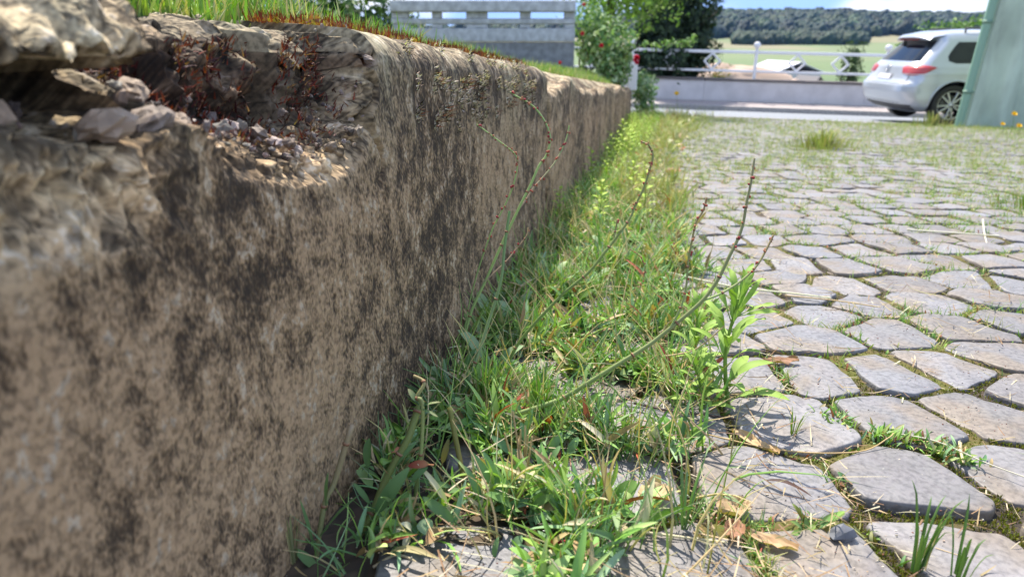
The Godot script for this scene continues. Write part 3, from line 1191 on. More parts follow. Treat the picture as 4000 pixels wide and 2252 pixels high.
func lawn() -> void:
	var m := MB.new()
	var qs := [-0.15, -0.2, -0.26, -0.34, -0.45, -0.6, -0.8, -1.1, -1.6, -2.4, -4.0, -7.0, -12.0, -20.0]
	var n := 70
	for j in n:
		var s := -3.0 + 16.5 * j / (n - 1.0)
		for q in qs:
			var c := mixc(Color(0.10, 0.13, 0.03), Color(0.16, 0.12, 0.06), n1.get_noise_2d(s * 200.0, q * 200.0) + 0.4)
			m.p(W(s, q, lawn_y(s, q) - (0.03 if q > -0.16 else 0.0)), c)
	for j in n - 1:
		for k in qs.size() - 1:
			var a := j * qs.size() + k
			m.quad(a, a + 1, a + 1 + qs.size(), a + qs.size())
	# the bank below the lawn at its road end
	solo("lawn_ground", m.mesh(M.soil), "", "", "", "structure")
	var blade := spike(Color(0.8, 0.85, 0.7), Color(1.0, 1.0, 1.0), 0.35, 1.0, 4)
	var where: Array[Transform3D] = []
	var tint := PackedColorArray()
	for k in 32000:
		var s := 0.0
		var q := 0.0
		if k < 19000:
			s = rr(0.7, 3.2)
			q = -0.19 - 0.7 * pow(rng.randf(), 1.5)
		else:
			s = rr(2.6, 13.3)
			q = -0.22 - 2.2 * pow(rng.randf(), 1.7)
		var dens := n1.get_noise_2d(s * 130.0, q * 130.0)
		if q > -0.27 and rng.randf() < 0.75 - dens * 1.5:
			continue
		var tall := sm(-0.16, -0.30, q) * (0.7 + 0.5 * dens) * (1.0 + 0.5 * sm(1.8, 0.9, s))
		where.append(stand(W(s, q, lawn_y(s, q) - 0.004), (0.024 + 0.055 * tall) * rr(0.6, 1.3) * (1.0 + 0.03 * s), rr(0.0026, 0.0056) * (1.0 + 0.10 * s), 0.6))
		tint.append(vary([Color(0.19, 0.33, 0.06), Color(0.27, 0.40, 0.09), Color(0.15, 0.26, 0.07), Color(0.52, 0.45, 0.24), Color(0.36, 0.42, 0.15)][rng.randi() % 5], 0.25))
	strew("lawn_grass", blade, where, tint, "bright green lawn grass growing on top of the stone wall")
	# tall grass blades and clover close to the edge
	where = []
	tint = PackedColorArray()
	for k in 620:
		var s := rr(0.75, 2.0) if k < 330 else rr(1.7, 3.0)
		var q := -0.2 - 0.3 * rng.randf()
		where.append(stand(W(s, q, lawn_y(s, q)), rr(0.05, 0.115) * (1.12 - 0.12 * s), rr(0.0035, 0.007), 0.7))
		tint.append(vary(Color(0.20, 0.38, 0.06) if rng.randf() < 0.8 else Color(0.5, 0.46, 0.24), 0.25))
	strew("tall_lawn_grass", blade, where, tint, "taller grass blades at the near end of the lawn edge")
	m = MB.new()
	for k in 46:
		var s := rr(0.95, 2.4)
		var q := rr(-0.3, -0.17)
		var h := rr(0.012, 0.035)
		var at := W(s, q, lawn_y(s, q) + h)
		var face := Vector3(rr(-0.6, 0.6), 1.0, rr(-0.2, 0.9)).normalized()
		for j in 3:
			var dir := face.cross(Vector3.RIGHT).normalized().rotated(face, TAU * j / 3.0 + k)
			leaf(m, [at, at + dir * 0.006 + face * 0.001, at + dir * 0.012], 0.010, face, Color(0.17, 0.33, 0.06), Color(0.22, 0.38, 0.07), 0.1, 0.4, 4)
	solo("clover", m.mesh(foliage), "clover leaves among the grass at the wall top", "clover", "", "stuff")

# ---------- structures left and right
func buildings() -> void:
	var t := thing("balustrade", "grey concrete balustrade with slots standing behind the lawn", "balustrade")
	var cm := vc(0.9)
	cm.albedo_texture = noise_tex(256, 0.03, 0.8, 1.05, 91)
	cm.uv1_triplanar = true
	cm.uv1_world_triplanar = true
	var grey := Color(0.48, 0.52, 0.55)
	var x0 := -1.75
	var x1 := 0.915
	for q in [["top_rail", 0.877, 1.03, 0.30], ["middle_rail", 0.712, 0.788, 0.16], ["lower_rail", 0.47, 0.655, 0.18], ["plinth", -0.6, 0.466, 0.14]]:
		var m := MB.new()
		box(m, Transform3D(Basis(), P((x0 + x1) / 2.0, (q[1] + q[2]) / 2.0, 11.0)), Vector3(x1 - x0, q[2] - q[1], q[3]), 0.012, grey if q[0] != "plinth" else grey * 0.5)
		part(q[0], m.mesh(cm), t)
	for q in [[0.758, 0.911], [0.115, 0.272], [-0.665, -0.355], [-1.16, -1.02], [-1.74, -1.5]]:
		for y in [[0.657, 0.710], [0.790, 0.875]]:
			var m := MB.new()
			box(m, Transform3D(Basis(), P((q[0] + q[1]) / 2.0, (y[0] + y[1]) / 2.0, 11.0)), Vector3(q[1] - q[0], y[1] - y[0], 0.13), 0.004, grey * 0.95)
			part("post_block", m.mesh(cm), t)
	var m := MB.new()
	var px := wall_x(12.6) - 0.02
	box(m, Transform3D(Basis(Vector3.UP, 0.1), P(px, -0.02, 12.45)), Vector3(0.15, 0.58, 0.15), 0.012, Color(0.75, 0.75, 0.78))
	solo("marker_post", m.mesh(plain_vc), "short white square post beside the rose bush at the wall's far end", "post")

	# the green structure at the right, of folded sheet, with a pipe down its corner
	var gt := thing("green_shed", "tall pale green shed wall with shallow folds at the right edge of the drive", "shed")
	var gm := vc(0.85)
	gm.albedo_texture = noise_tex(512, 0.012, 0.78, 1.06, 95, 5)
	gm.uv1_triplanar = true
	gm.uv1_world_triplanar = true
	gm.uv1_scale = Vector3(0.5, 0.16, 0.5)
	m = MB.new()
	var nu := 120
	var nv := 40
	for j in nv + 1:
		var y := -1.15 + 4.4 * j / nv
		for k in nu + 1:
			var u := float(k) / nu * 3.4
			var fold := 0.05 * cos((u + 0.05 * y) * TAU / 0.5) + 0.008 * cos(u * TAU / 0.23 + 1.0 + y * 0.3)
			if u < 0.03: fold = -0.1
			m.p(P(7.66 + u + 0.075 * (y + 1.1), y, 12.32 - 0.22 * u - fold - 0.03 * sin(y * 0.8)), Color(0.54, 0.66, 0.51), Vector2(u, y))
	for j in nv:
		for k in nu:
			var a := j * (nu + 1) + k
			m.quad(a, a + nu + 1, a + nu + 2, a + 1)
	part("front_wall", m.mesh(gm), gt)
	m = MB.new()
	box(m, Transform3D(Basis(Vector3.UP, -0.216), P(8.05 + 1.66, 1.05, 12.10)), Vector3(3.3, 4.4, 0.1), 0.01, Color(0.36, 0.47, 0.34))
	part("body", m.mesh(gm), gt)
	m = MB.new()
	bar(m, P(7.60, -1.1, 12.28), P(7.60 + 0.075 * 4.3, 3.2, 12.28), 0.065, 16, Color(0.22, 0.38, 0.27))
	var pipe := part("downpipe", m.mesh(vc(0.45)), gt)
	for y in [-0.35, 0.75, 1.9]:
		m = MB.new()
		var lx: float = 0.075 * (y + 1.1)
		bar(m, P(7.60 + lx, y, 12.28), P(7.60 + lx, y + 0.05, 12.28), 0.075, 16, Color(0.15, 0.27, 0.19))
		bar(m, P(7.60 + lx, y + 0.025, 12.28), P(7.75 + lx, y + 0.025, 12.30), 0.012, 6, Color(0.15, 0.25, 0.19))
		part("bracket", m.mesh(vc(0.45)), pipe)

# ---------- bushes
func shrubs() -> void:
	var wood := mat(Color(0.06, 0.045, 0.03), 0.9)
	var t := thing("rose_bush", "climbing rose bush with red flowers at the far end of the stone wall", "rose bush")
	var m := MB.new()
	for k in 8:
		var a := P(1.35 + rr(-0.2, 0.2), -0.25, 11.5 + rr(-0.2, 0.2))
		tube(m, smooth_line([a, a + Vector3(rr(-0.2, 0.2), 0.5, rr(-0.2, 0.2)), a + Vector3(rr(-0.5, 0.5), 1.0, rr(-0.3, 0.3))]), 0.012, 0.005, 5)
	var arch := smooth_line([P(1.55, 0.1, 11.4), P(1.85, 0.36, 11.4), P(2.2, 0.43, 11.4), P(2.55, 0.44, 11.4), P(2.75, 0.47, 11.4)])
	tube(m, arch, 0.01, 0.004, 5)
	part("stem", m.mesh(wood), t)
	m = MB.new()
	var rosy := [Color(0.15, 0.27, 0.10), Color(0.24, 0.37, 0.16), Color(0.30, 0.43, 0.15), Color(0.10, 0.20, 0.08), Color(0.42, 0.52, 0.30)]
	crown(m, P(1.42, 0.42, 11.6), Vector3(0.46, 0.42, 0.45), 1900, 0.045, rosy, 0.25)
	crown(m, P(1.55, 0.08, 11.5), Vector3(0.30, 0.36, 0.35), 1200, 0.042, rosy, 0.2)
	crown(m, P(1.2, 0.75, 11.7), Vector3(0.34, 0.3, 0.3), 600, 0.035, rosy, 0.3)
	for k in range(4, arch.size(), 2):
		crown(m, arch[k] + Vector3(0, rr(-0.02, 0.03), 0), Vector3(0.10, 0.075, 0.10), 34, 0.033, [Color(0.22, 0.36, 0.13), Color(0.30, 0.44, 0.17), Color(0.14, 0.24, 0.10)], 0.1)
	part("foliage", m.mesh(foliage), t)
	var red := vc(0.6, Color(0.4, 0.2, 0.2))
	for q in [[1.05, 0.58, 11.15, 0.032], [1.33, 0.41, 11.1, 0.036], [1.84, 0.235, 11.0, 0.058], [1.86, 0.17, 11.05, 0.035], [1.07, 0.99, 11.3, 0.03]]:
		m = MB.new()
		for k in 22:
			var dir := Vector3(rr(-1, 1), rr(-0.4, 1), rr(-0.6, 1)).normalized()
			var at := P(q[0], q[1], q[2])
			leaf(m, [at, at + dir * q[3] * 0.6 + Vector3(0, 0.004, 0), at + dir * q[3]], q[3] * 1.3, dir.cross(Vector3(rr(-1, 1), rr(-1, 1), 0.3)).normalized(), Color(0.55, 0.012, 0.03), Color(0.72, 0.02, 0.07), 0.5, 0.6, 4)
		part("rose", m.mesh(red), t)
	# a bud on a long stalk that leans over the lawn edge
	t = thing("rose_shoot", "single red rosebud on a thin shoot leaning over the lawn edge", "rose")
	m = MB.new()
	tube(m, smooth_line([P(0.62, -0.02, 8.2), P(0.60, 0.15, 8.1), P(0.52, 0.245, 8.0)]), 0.005, 0.003, 5, Color(0.12, 0.2, 0.06), Color(0.15, 0.24, 0.06))
	part("stem", m.mesh(foliage), t)
	m = MB.new()
	for k in 12:
		var at := P(0.52, 0.245, 8.0)
		var dir := Vector3(rr(-0.5, 0.5), 1, rr(-0.5, 0.5)).normalized()
		leaf(m, [at, at + dir * 0.02, at + dir * 0.04], 0.03, Vector3(rr(-1, 1), 0.1, rr(-1, 1)).normalized(), Color(0.5, 0.015, 0.03), Color(0.65, 0.02, 0.06), 0.5, 0.4, 4)
	part("rose", m.mesh(red), t)

	t = thing("ivy", "pale variegated ivy spilling over the far end of the stone wall", "ivy")
	m = MB.new()
	crown(m, P(2.36, -0.30, 13.35), Vector3(0.26, 0.26, 0.3), 520, 0.045, [Color(0.30, 0.42, 0.24), Color(0.18, 0.30, 0.13), Color(0.42, 0.50, 0.34), Color(0.10, 0.2, 0.07)], 0.3)
	crown(m, P(2.44, -0.62, 13.45), Vector3(0.2, 0.3, 0.25), 340, 0.045, [Color(0.16, 0.27, 0.12), Color(0.24, 0.36, 0.2), Color(0.08, 0.16, 0.06)], 0.3)
	part("foliage", m.mesh(foliage), t)

	var trees := [
		["conifer", "dense dark evergreen standing behind the roadside wall", 4.42, 20.4, [[4.35, 0.95, 1.05, 1.85, 8500], [4.8, 0.35, 0.72, 0.95, 3000], [3.85, 0.15, 0.6, 0.8, 2600], [4.2, 0.0, 1.0, 0.62, 3600]], [Color(0.028, 0.052, 0.03), Color(0.05, 0.085, 0.045), Color(0.018, 0.035, 0.024)], 0.085],
		["tree", "pale green leafy tree rising behind the rose bush", 1.7, 13.6, [[1.75, 1.35, 0.85, 0.72, 2400], [2.5, 1.45, 0.75, 0.7, 1600], [3.1, 1.75, 0.7, 0.55, 1000]], [Color(0.20, 0.34, 0.06), Color(0.27, 0.42, 0.09), Color(0.12, 0.22, 0.05)], 0.05],
		["tree", "broad green treetop showing above the car roof beyond the railing", 18.4, 30.0, [[17.7, 0.0, 1.6, 1.35, 2200], [19.4, 0.2, 1.7, 1.3, 1500], [16.4, -0.3, 0.9, 0.8, 700]], [Color(0.13, 0.24, 0.06), Color(0.20, 0.32, 0.09), Color(0.09, 0.17, 0.05)], 0.11],
		["hedge", "dark green hedge behind the lawn left of the concrete balustrade", -3.2, 13.0, [[-2.9, 0.45, 1.1, 0.75, 6500], [-4.6, 0.5, 1.2, 0.8, 5500]], [Color(0.08, 0.15, 0.05), Color(0.13, 0.22, 0.07), Color(0.05, 0.10, 0.04)], 0.085],
		["shrub", "dark upright evergreen shrub beyond the railing near the car", 11.6, 25.5, [[11.7, -0.4, 0.42, 0.95, 900]], [Color(0.05, 0.085, 0.045), Color(0.08, 0.12, 0.06)], 0.06],
		["shrub", "bright yellow green bush behind the railing next to the car", 12.9, 25.0, [[12.9, -0.9, 0.75, 0.55, 800], [13.6, -0.9, 0.6, 0.5, 500]], [Color(0.27, 0.38, 0.07), Color(0.34, 0.45, 0.10)], 0.06],
		["shrub", "low dark hedge plants beneath the railing's middle bay", 9.4, 23.6, [[9.6, -1.25, 0.9, 0.42, 700], [8.3, -1.35, 0.6, 0.3, 400]], [Color(0.09, 0.16, 0.05), Color(0.15, 0.24, 0.07)], 0.05],
		["shrub", "small pinkish leaved bush at the railing's left end", 5.9, 20.8, [[5.85, -0.45, 0.38, 0.25, 300]], [Color(0.35, 0.25, 0.16), Color(0.16, 0.22, 0.08), Color(0.45, 0.3, 0.22)], 0.04],
	]
	for q in trees:
		t = thing(q[0], q[1], q[0])
		m = MB.new()
		var y0 := low_y(q[2], q[3]) if q[3] > 14.0 else -0.5
		tube(m, smooth_line([P(q[2], y0, q[3]), P(q[2] + 0.05, (y0 + q[4][0][1]) / 2.0, q[3]), P(q[4][0][0], q[4][0][1], q[3])]), 0.09, 0.04, 8)
		for k in 5:
			var a := P(q[2], lerpf(y0, q[4][0][1], 0.7), q[3])
			tube(m, PackedVector3Array([a, a + Vector3(rr(-1, 1), 1.0, rr(-1, 1)).normalized() * q[4][0][3] * 0.8]), 0.03, 0.008, 5)
		part("trunk", m.mesh(wood), t)
		m = MB.new()
		for e in q[4]:
			crown(m, P(e[0], e[1], q[3]), Vector3(e[2], e[3], e[2]), e[4], q[6], q[5], 0.3, 0.0, 0.55)
		part("crown", m.mesh(foliage), t)

# ---------- the car
const CAR_L := 4.86
func car_rear(y: float) -> float:   # how far forward the tail stands at a height
	return path([[0.24, 0.30], [0.34, 0.14], [0.46, 0.05], [0.60, 0.0], [0.72, 0.015], [0.80, 0.10], [0.90, 0.14], [1.05, 0.19], [1.12, 0.25], [1.30, 0.42], [1.48, 0.585], [1.56, 0.60], [1.62, 0.66], [1.66, 0.84], [1.685, 1.25]], y)

func car_front(y: float) -> float:
	return path([[0.24, 4.62], [0.45, 4.82], [0.65, 4.86], [0.85, 4.80], [0.98, 4.45], [1.06, 3.85], [1.3, 3.35], [1.5, 2.95], [1.62, 2.6], [1.66, 2.3], [1.685, 1.9]], y)

func car_half(y: float) -> float:
	return path([[0.24, 0.82], [0.34, 0.92], [0.5, 0.955], [0.75, 0.965], [0.92, 0.955], [1.03, 0.93], [1.08, 0.90], [1.3, 0.80], [1.5, 0.70], [1.6, 0.635], [1.65, 0.54], [1.675, 0.4], [1.685, 0.2]], y)

func car_skin(u: float, y: float, off := 0.0) -> Vector3:
	# u runs 0..1 round the car: 0 the middle of the tail, 0.25 the middle of the right side, 0.5 the nose
	var x0 := car_rear(y) - off
	var x1 := car_front(y) + off
	var h := car_half(y) + off
	var a := fposmod(u, 1.0)
	var s := 1.0
	if a > 0.5:
		a = 1.0 - a
		s = -1.0
	var rc := minf(0.30, h * 0.5)          # rounded corner at the tail
	var rf := minf(0.45, h * 0.6)
	var flat0 := h - rc
	var arc0 := rc * PI / 2.0
	var side := (x1 - rf) - (x0 + rc)
	var arc1 := rf * PI / 2.0
	var flat1 := h - rf
	# fixed shares so that the rings stay aligned
	var bow := 0.06 * (1.0 if y < 1.6 else 0.5)
	if a < 0.08:
		var z := flat0 * a / 0.08
		return Vector3(x0 + bow * pow(z / maxf(h, 0.01), 2.0), y, s * z)
	if a < 0.14:
		var t := (a - 0.08) / 0.06 * PI / 2.0
		return Vector3(x0 + bow * pow((flat0 + rc * sin(t)) / h, 2.0) * cos(t) + rc * (1.0 - cos(t)), y, s * (flat0 + rc * sin(t)))
	if a < 0.40:
		var t := (a - 0.14) / 0.26
		var mid := 4.0 * t * (1.0 - t)
		return Vector3(x0 + rc + side * t, y, s * (h + 0.012 * mid))
	if a < 0.46:
		var t := (a - 0.40) / 0.06 * PI / 2.0
		return Vector3(x1 - rf + rf * sin(t), y, s * (flat1 + rf * cos(t)))
	return Vector3(x1, y, s * flat1 * (0.5 - a) / 0.04)

func car_u(x: float, y: float) -> float:   # the u at which the right side passes x
	var h := car_half(y)
	var a := car_rear(y) + minf(0.30, h * 0.5)
	var b := car_front(y) - minf(0.45, h * 0.6)
	return 0.14 + 0.26 * clampf((x - a) / (b - a), 0.0, 1.0)

# a piece of the skin, lifted off it by off; corners as [u, y] rows
func patch(m: MB, u0: float, u1: float, y0: float, y1: float, off: float, n := 14, nv := 6, c := Color.WHITE, slant0 := 0.0, slant1 := 0.0) -> void:
	var first := m.v.size()
	for j in nv + 1:
		var t := float(j) / nv
		for k in n + 1:
			var f := float(k) / n
			var edge := off
			if j == 0 or j == nv or k == 0 or k == n:
				edge = off * 0.2
			m.p(car_skin(lerpf(u0 + slant0 * t, u1 + slant1 * t, f), lerpf(y0, y1, t), edge), c, Vector2(f, t))
	for j in nv:
		for k in n:
			var a := first + j * (n + 1) + k
			m.out_quad(a, a + 1, a + n + 2, a + n + 1, Vector3(2.4, 0.8, 0))

func side_patch(m: MB, pts: Array, off: float, c := Color.WHITE, right := true) -> void:
	# pts: rows [y, x at the rear edge, x at the front edge]
	var first := m.v.size()
	var n := 16
	for j in pts.size():
		for k in n + 1:
			var x := lerpf(pts[j][1], pts[j][2], float(k) / n)
			var u := car_u(x, pts[j][0])
			var e := off if j > 0 and j < pts.size() - 1 and k > 0 and k < n else off * 0.3
			m.p(car_skin(u if right else -u, pts[j][0], e), c)
	for j in pts.size() - 1:
		for k in n:
			var a := first + j * (n + 1) + k
			m.out_quad(a, a + 1, a + n + 2, a + n + 1, Vector3(2.4, 0.8, 0))

func car() -> void:
	var t := thing("estate_car", "silver white sport utility car driving past on the road", "car", Vector3.ZERO)
	var paint := mat(Color(0.47, 0.505, 0.55), 0.28, 0.35)
	paint.clearcoat_enabled = true
	paint.clearcoat = 1.0
	paint.clearcoat_roughness = 0.05
	var black := mat(Color(0.012, 0.012, 0.013), 0.55)
	var grey := mat(Color(0.07, 0.07, 0.075), 0.6)
	var silver := mat(Color(0.55, 0.55, 0.57), 0.25, 0.9)
	var glass := mat(Color(0.012, 0.016, 0.022), 0.04)
	glass.metallic_specular = 0.45
	var wheels := [[0.98, 0.80], [0.98, -0.80], [3.77, 0.80], [3.77, -0.80]]
	# body: rings of the skin from sill to roof, with the arches left open
	var m := MB.new()
	var ys := []
	var y := 0.24
	while y < 1.60:
		ys.append(y)
		y += 0.025
	ys.append_array([1.61, 1.63, 1.645, 1.655, 1.665, 1.672, 1.679, 1.685])
	var nu := 260
	for yy in ys:
		for k in nu:
			var q := car_skin(float(k) / nu, yy)
			# the shoulder line along the flank, the step over the bumper
			if absf(q.z) > 0.5 and q.x > 0.3 and q.x < 4.4:
				q.z += signf(q.z) * (0.012 * exp(-pow((yy - 0.93) / 0.035, 2.0)) - 0.012 * exp(-pow((yy - 0.62) / 0.14, 2.0)))
			for w in wheels:
				if signf(q.z) == signf(w[1]) and absf(q.z) > 0.6:
					var dv := Vector2(q.x - w[0], yy - 0.37)
					var l := dv.length()
					if l < 0.47 and l > 0.37:
						dv = dv / l * 0.43
						q.x = w[0] + dv.x
						q.y = 0.37 + dv.y
			m.p(q)
	for j in ys.size() - 1:
		for k in nu:
			var ids := [j * nu + k, j * nu + (k + 1) % nu, (j + 1) * nu + (k + 1) % nu, (j + 1) * nu + k]
			var open := false
			var mid := (m.v[ids[0]] + m.v[ids[1]] + m.v[ids[2]] + m.v[ids[3]]) / 4.0
			for w in wheels:
				if signf(mid.z) == signf(w[1]) and absf(mid.z) > 0.6 and Vector2(mid.x - w[0], mid.y - 0.37).length() < 0.425:
					open = true
			if not open:
				m.quad(ids[3], ids[2], ids[1], ids[0])
	var top := m.p(Vector3(1.6, 1.69, 0))
	for k in nu:
		m.tri((ys.size() - 1) * nu + k, top, (ys.size() - 1) * nu + (k + 1) % nu)
	part("body", m.mesh(paint), t)
	m = MB.new()
	box(m, Transform3D(Basis(), Vector3(2.45, 0.45, 0)), Vector3(4.1, 0.42, 1.2), 0.05)
	for w in wheels:   # liners of the arches
		var first := m.v.size()
		for k in 25:
			var a := PI * 1.16 * k / 24.0 - 0.25
			for e in [0.55, 0.93]:
				m.p(Vector3(w[0] + 0.44 * cos(a), 0.37 + 0.44 * sin(a), signf(w[1]) * e))
		for k in 24:
			m.quad(first + k * 2, first + k * 2 + 1, first + k * 2 + 3, first + k * 2 + 2)
	part("underbody", m.mesh(black), t)
	for w in wheels:
		m = MB.new()
		var arch := PackedVector3Array()
		for k in 23:
			var a := PI * 1.08 * k / 22.0 - 0.13
			arch.append(Vector3(w[0] + 0.437 * cos(a), 0.37 + 0.437 * sin(a), signf(w[1]) * (car_half(0.37 + 0.437 * sin(a)) - 0.005)))
		tube(m, arch, 0.018, 0.018, 6)
		part("wheel_arch_trim", m.mesh(paint), t)
	# tail
	m = MB.new()
	patch(m, -0.105, 0.105, 1.13, 1.49, 0.006, 26, 8, Color.WHITE, 0.0, 0.0)
	part("rear_window", m.mesh(glass), t)
	m = MB.new()
	var first := m.v.size()
	for j in 5:
		for k in 15:
			var z := lerpf(-0.62, 0.62, k / 14.0)
			var q: Array = [[0.60, 1.505], [0.44, 1.53], [0.425, 1.555], [0.50, 1.60], [0.78, 1.648]][j]
			m.p(Vector3(q[0] + 0.10 * pow(absf(z) / 0.62, 3.0), q[1] - 0.05 * pow(absf(z) / 0.62, 4.0), z))
	for j in 4:
		for k in 14:
			m.out_quad(first + j * 15 + k, first + j * 15 + k + 1, first + j * 15 + k + 16, first + j * 15 + k + 15, Vector3(0.8, 1.5, 0))
	part("spoiler", m.mesh(paint), t)
	m = MB.new()
	box(m, Transform3D(Basis(Vector3.BACK, 0.3), Vector3(0.47, 1.512, 0)), Vector3(0.05, 0.022, 0.7), 0.004, Color(0.22, 0.015, 0.015))
	part("brake_light", m.mesh(vc(0.2)), t)
	var lens := mat(Color(0.42, 0.012, 0.02), 0.08)
	lens.clearcoat_enabled = true
	for s in [1.0, -1.0]:
		m = MB.new()
		var f2 := m.v.size()
		for j in 7:
			var v := j / 6.0
			for k in 21:
				var f := k / 20.0
				var u := lerpf(0.066 - 0.006 * v, 0.150 - 0.012 * (1.0 - v), f)
				var half := 0.092 * pow(sin(PI * clampf(0.08 + f * 0.84, 0.0, 1.0)), 0.45)
				var yy := 0.975 + 0.012 * f + (v - 0.5) * 2.0 * half
				var edge: float = 0.016 if j > 0 and j < 6 and k > 0 and k < 20 else 0.0
				m.p(car_skin(u * s, yy, edge))
		for j in 6:
			for k in 20:
				var a: int = f2 + j * 21 + k
				m.out_quad(a, a + 1, a + 22, a + 21, Vector3(2.4, 0.9, 0))
		var lamp := part("tail_light", m.mesh(lens), t)
		m = MB.new()
		patch(m, s * 0.072, s * 0.135, 0.905, 0.925, 0.021, 12, 2)
		part("reversing_lens", m.mesh(mat(Color(0.7, 0.6, 0.62), 0.1)), lamp)
		m = MB.new()
		bar(m, Vector3(1.15, 1.70, s * 0.60), Vector3(3.0, 1.68, s * 0.60), 0.02, 8)
		for x in [1.15, 2.1, 3.0]:
			bar(m, Vector3(x, 1.62, s * 0.58), Vector3(x, 1.70, s * 0.60), 0.018, 6)
		part("roof_rail", m.mesh(grey), t)
		m = MB.new()
		side_patch(m, [[1.10, 0.92, 1.62], [1.14, 0.80, 1.64], [1.22, 0.79, 1.66], [1.32, 0.86, 1.68], [1.42, 0.95, 1.70], [1.465, 1.0, 1.70]], 0.007, Color.WHITE, s > 0)
		part("rear_quarter_window", m.mesh(glass), t)
		m = MB.new()
		side_patch(m, [[1.10, 1.72, 2.58], [1.2, 1.74, 2.58], [1.35, 1.77, 2.58], [1.47, 1.79, 2.58]], 0.007, Color.WHITE, s > 0)
		part("door_window", m.mesh(glass), t)
		m = MB.new()
		side_patch(m, [[1.10, 2.68, 3.6], [1.2, 2.68, 3.45], [1.35, 2.68, 3.2], [1.47, 2.68, 2.95]], 0.007, Color.WHITE, s > 0)
		part("door_window", m.mesh(glass), t)
		m = MB.new()
		side_patch(m, [[0.93, 1.85, 2.05], [0.945, 1.85, 2.05], [0.96, 1.85, 2.05]], 0.03, Color.WHITE, s > 0)
		part("door_handle", m.mesh(paint), t)
		m = MB.new()
		patch(m, s * 0.405, s * 0.475, 0.78, 0.88, 0.012, 10, 3)
		part("headlight", m.mesh(glass), t)
	m = MB.new()
	patch(m, -0.115, 0.115, 0.26, 0.375, 0.008, 26, 4)
	part("rear_skirt", m.mesh(grey), t)
	m = MB.new()
	patch(m, -0.09, 0.09, 0.395, 0.41, 0.014, 20, 2)
	part("chrome_strip", m.mesh(silver), t)
	m = MB.new()
	patch(m, -0.118, 0.118, 0.735, 0.745, 0.003, 26, 2)
	patch(m, 0.094, 0.097, 0.74, 1.08, 0.003, 2, 10)
	patch(m, -0.097, -0.094, 0.74, 1.08, 0.003, 2, 10)
	part("panel_gap", m.mesh(grey), t)
	m = MB.new()
	patch(m, -0.036, 0.036, 0.80, 0.90, 0.004, 10, 3, Color(0.2, 0.21, 0.23))
	part("plate_recess", m.mesh(plain_vc), t)
	m = MB.new()
	box(m, Transform3D(Basis(Vector3.BACK, -0.35), Vector3(0.108, 0.848, 0)), Vector3(0.012, 0.095, 0.48), 0.003, Color(0.62, 0.62, 0.66))
	part("number_plate", m.mesh(plain_vc), t)
	m = MB.new()
	var ring := PackedVector3Array()
	for k in 17:
		ring.append(Vector3(0.155 + 0.02 * sin(TAU * k / 16.0), 1.0 + 0.055 * sin(TAU * k / 16.0), 0.055 * cos(TAU * k / 16.0)))
	tube(m, ring, 0.008, 0.008, 5)
	for e in [[-0.035, 0.035, -0.012, -0.035], [0.035, 0.035, 0.012, -0.035], [-0.012, -0.035, 0.0, 0.0], [0.012, -0.035, 0.0, 0.0]]:
		bar(m, Vector3(0.148 + e[1] * 0.3, 1.0 + e[1], e[0]), Vector3(0.148 + e[3] * 0.3, 1.0 + e[3], e[2]), 0.006, 5)
	part("emblem", m.mesh(silver), t)
	m = MB.new()
	bar(m, Vector3(0.30, 1.13, 0.0), Vector3(0.36, 1.18, 0.34), 0.012, 6)
	part("wiper", m.mesh(black), t)
	m = MB.new()
	patch(m, 0.43, 0.57, 1.10, 1.44, 0.006, 20, 6)
	part("windscreen", m.mesh(glass), t)
	for w in wheels:
		var s := signf(w[1])
		m = MB.new()
		var prof := [[0.24, -0.11], [0.33, -0.115], [0.362, -0.09], [0.37, -0.04], [0.37, 0.04], [0.362, 0.09], [0.33, 0.115], [0.255, 0.11], [0.25, 0.06], [0.24, -0.11]]
		var f3 := m.v.size()
		for q in prof:
			for k in 36:
				var a := TAU * k / 36.0
				m.p(Vector3(w[0] + q[0] * cos(a), 0.37 + q[0] * sin(a), w[1] + q[1] * s))
		for j in prof.size() - 1:
			for k in 36:
				m.quad(f3 + j * 36 + k, f3 + j * 36 + (k + 1) % 36, f3 + (j + 1) * 36 + (k + 1) % 36, f3 + (j + 1) * 36 + k)
		var wh := part("wheel", m.mesh(black), t)
		m = MB.new()
		for k in 10:
			var a := TAU * k / 10.0 + (0.08 if k % 2 else -0.08)
			var c := Vector3(w[0], 0.37, w[1] + 0.085 * s)
			var dir := Vector3(cos(a), sin(a), 0)
			box(m, Transform3D(Basis(dir, Vector3(-sin(a), cos(a), 0), Vector3(0, 0, 1)), c + dir * 0.14), Vector3(0.22, 0.035, 0.03 + 0.001 * k), 0.008)
		var rimline := PackedVector3Array()
		for k in 33:
			rimline.append(Vector3(w[0] + 0.25 * cos(TAU * k / 32.0), 0.37 + 0.25 * sin(TAU * k / 32.0), w[1] + 0.095 * s))
		tube(m, rimline, 0.014, 0.014, 6)
		bar(m, Vector3(w[0], 0.37, w[1] + 0.06 * s), Vector3(w[0], 0.37, w[1] + 0.105 * s), 0.045, 16)
		part("rim", m.mesh(silver), wh)
		m = MB.new()
		bar(m, Vector3(w[0], 0.37, w[1] + 0.0 * s), Vector3(w[0], 0.37, w[1] + 0.03 * s), 0.17, 24)
		part("brake_disc", m.mesh(mat(Color(0.12, 0.12, 0.12), 0.4, 0.8)), wh)
	t.position = R(-0.13, 1.22, 0.0)
	t.rotation.y = -0.03

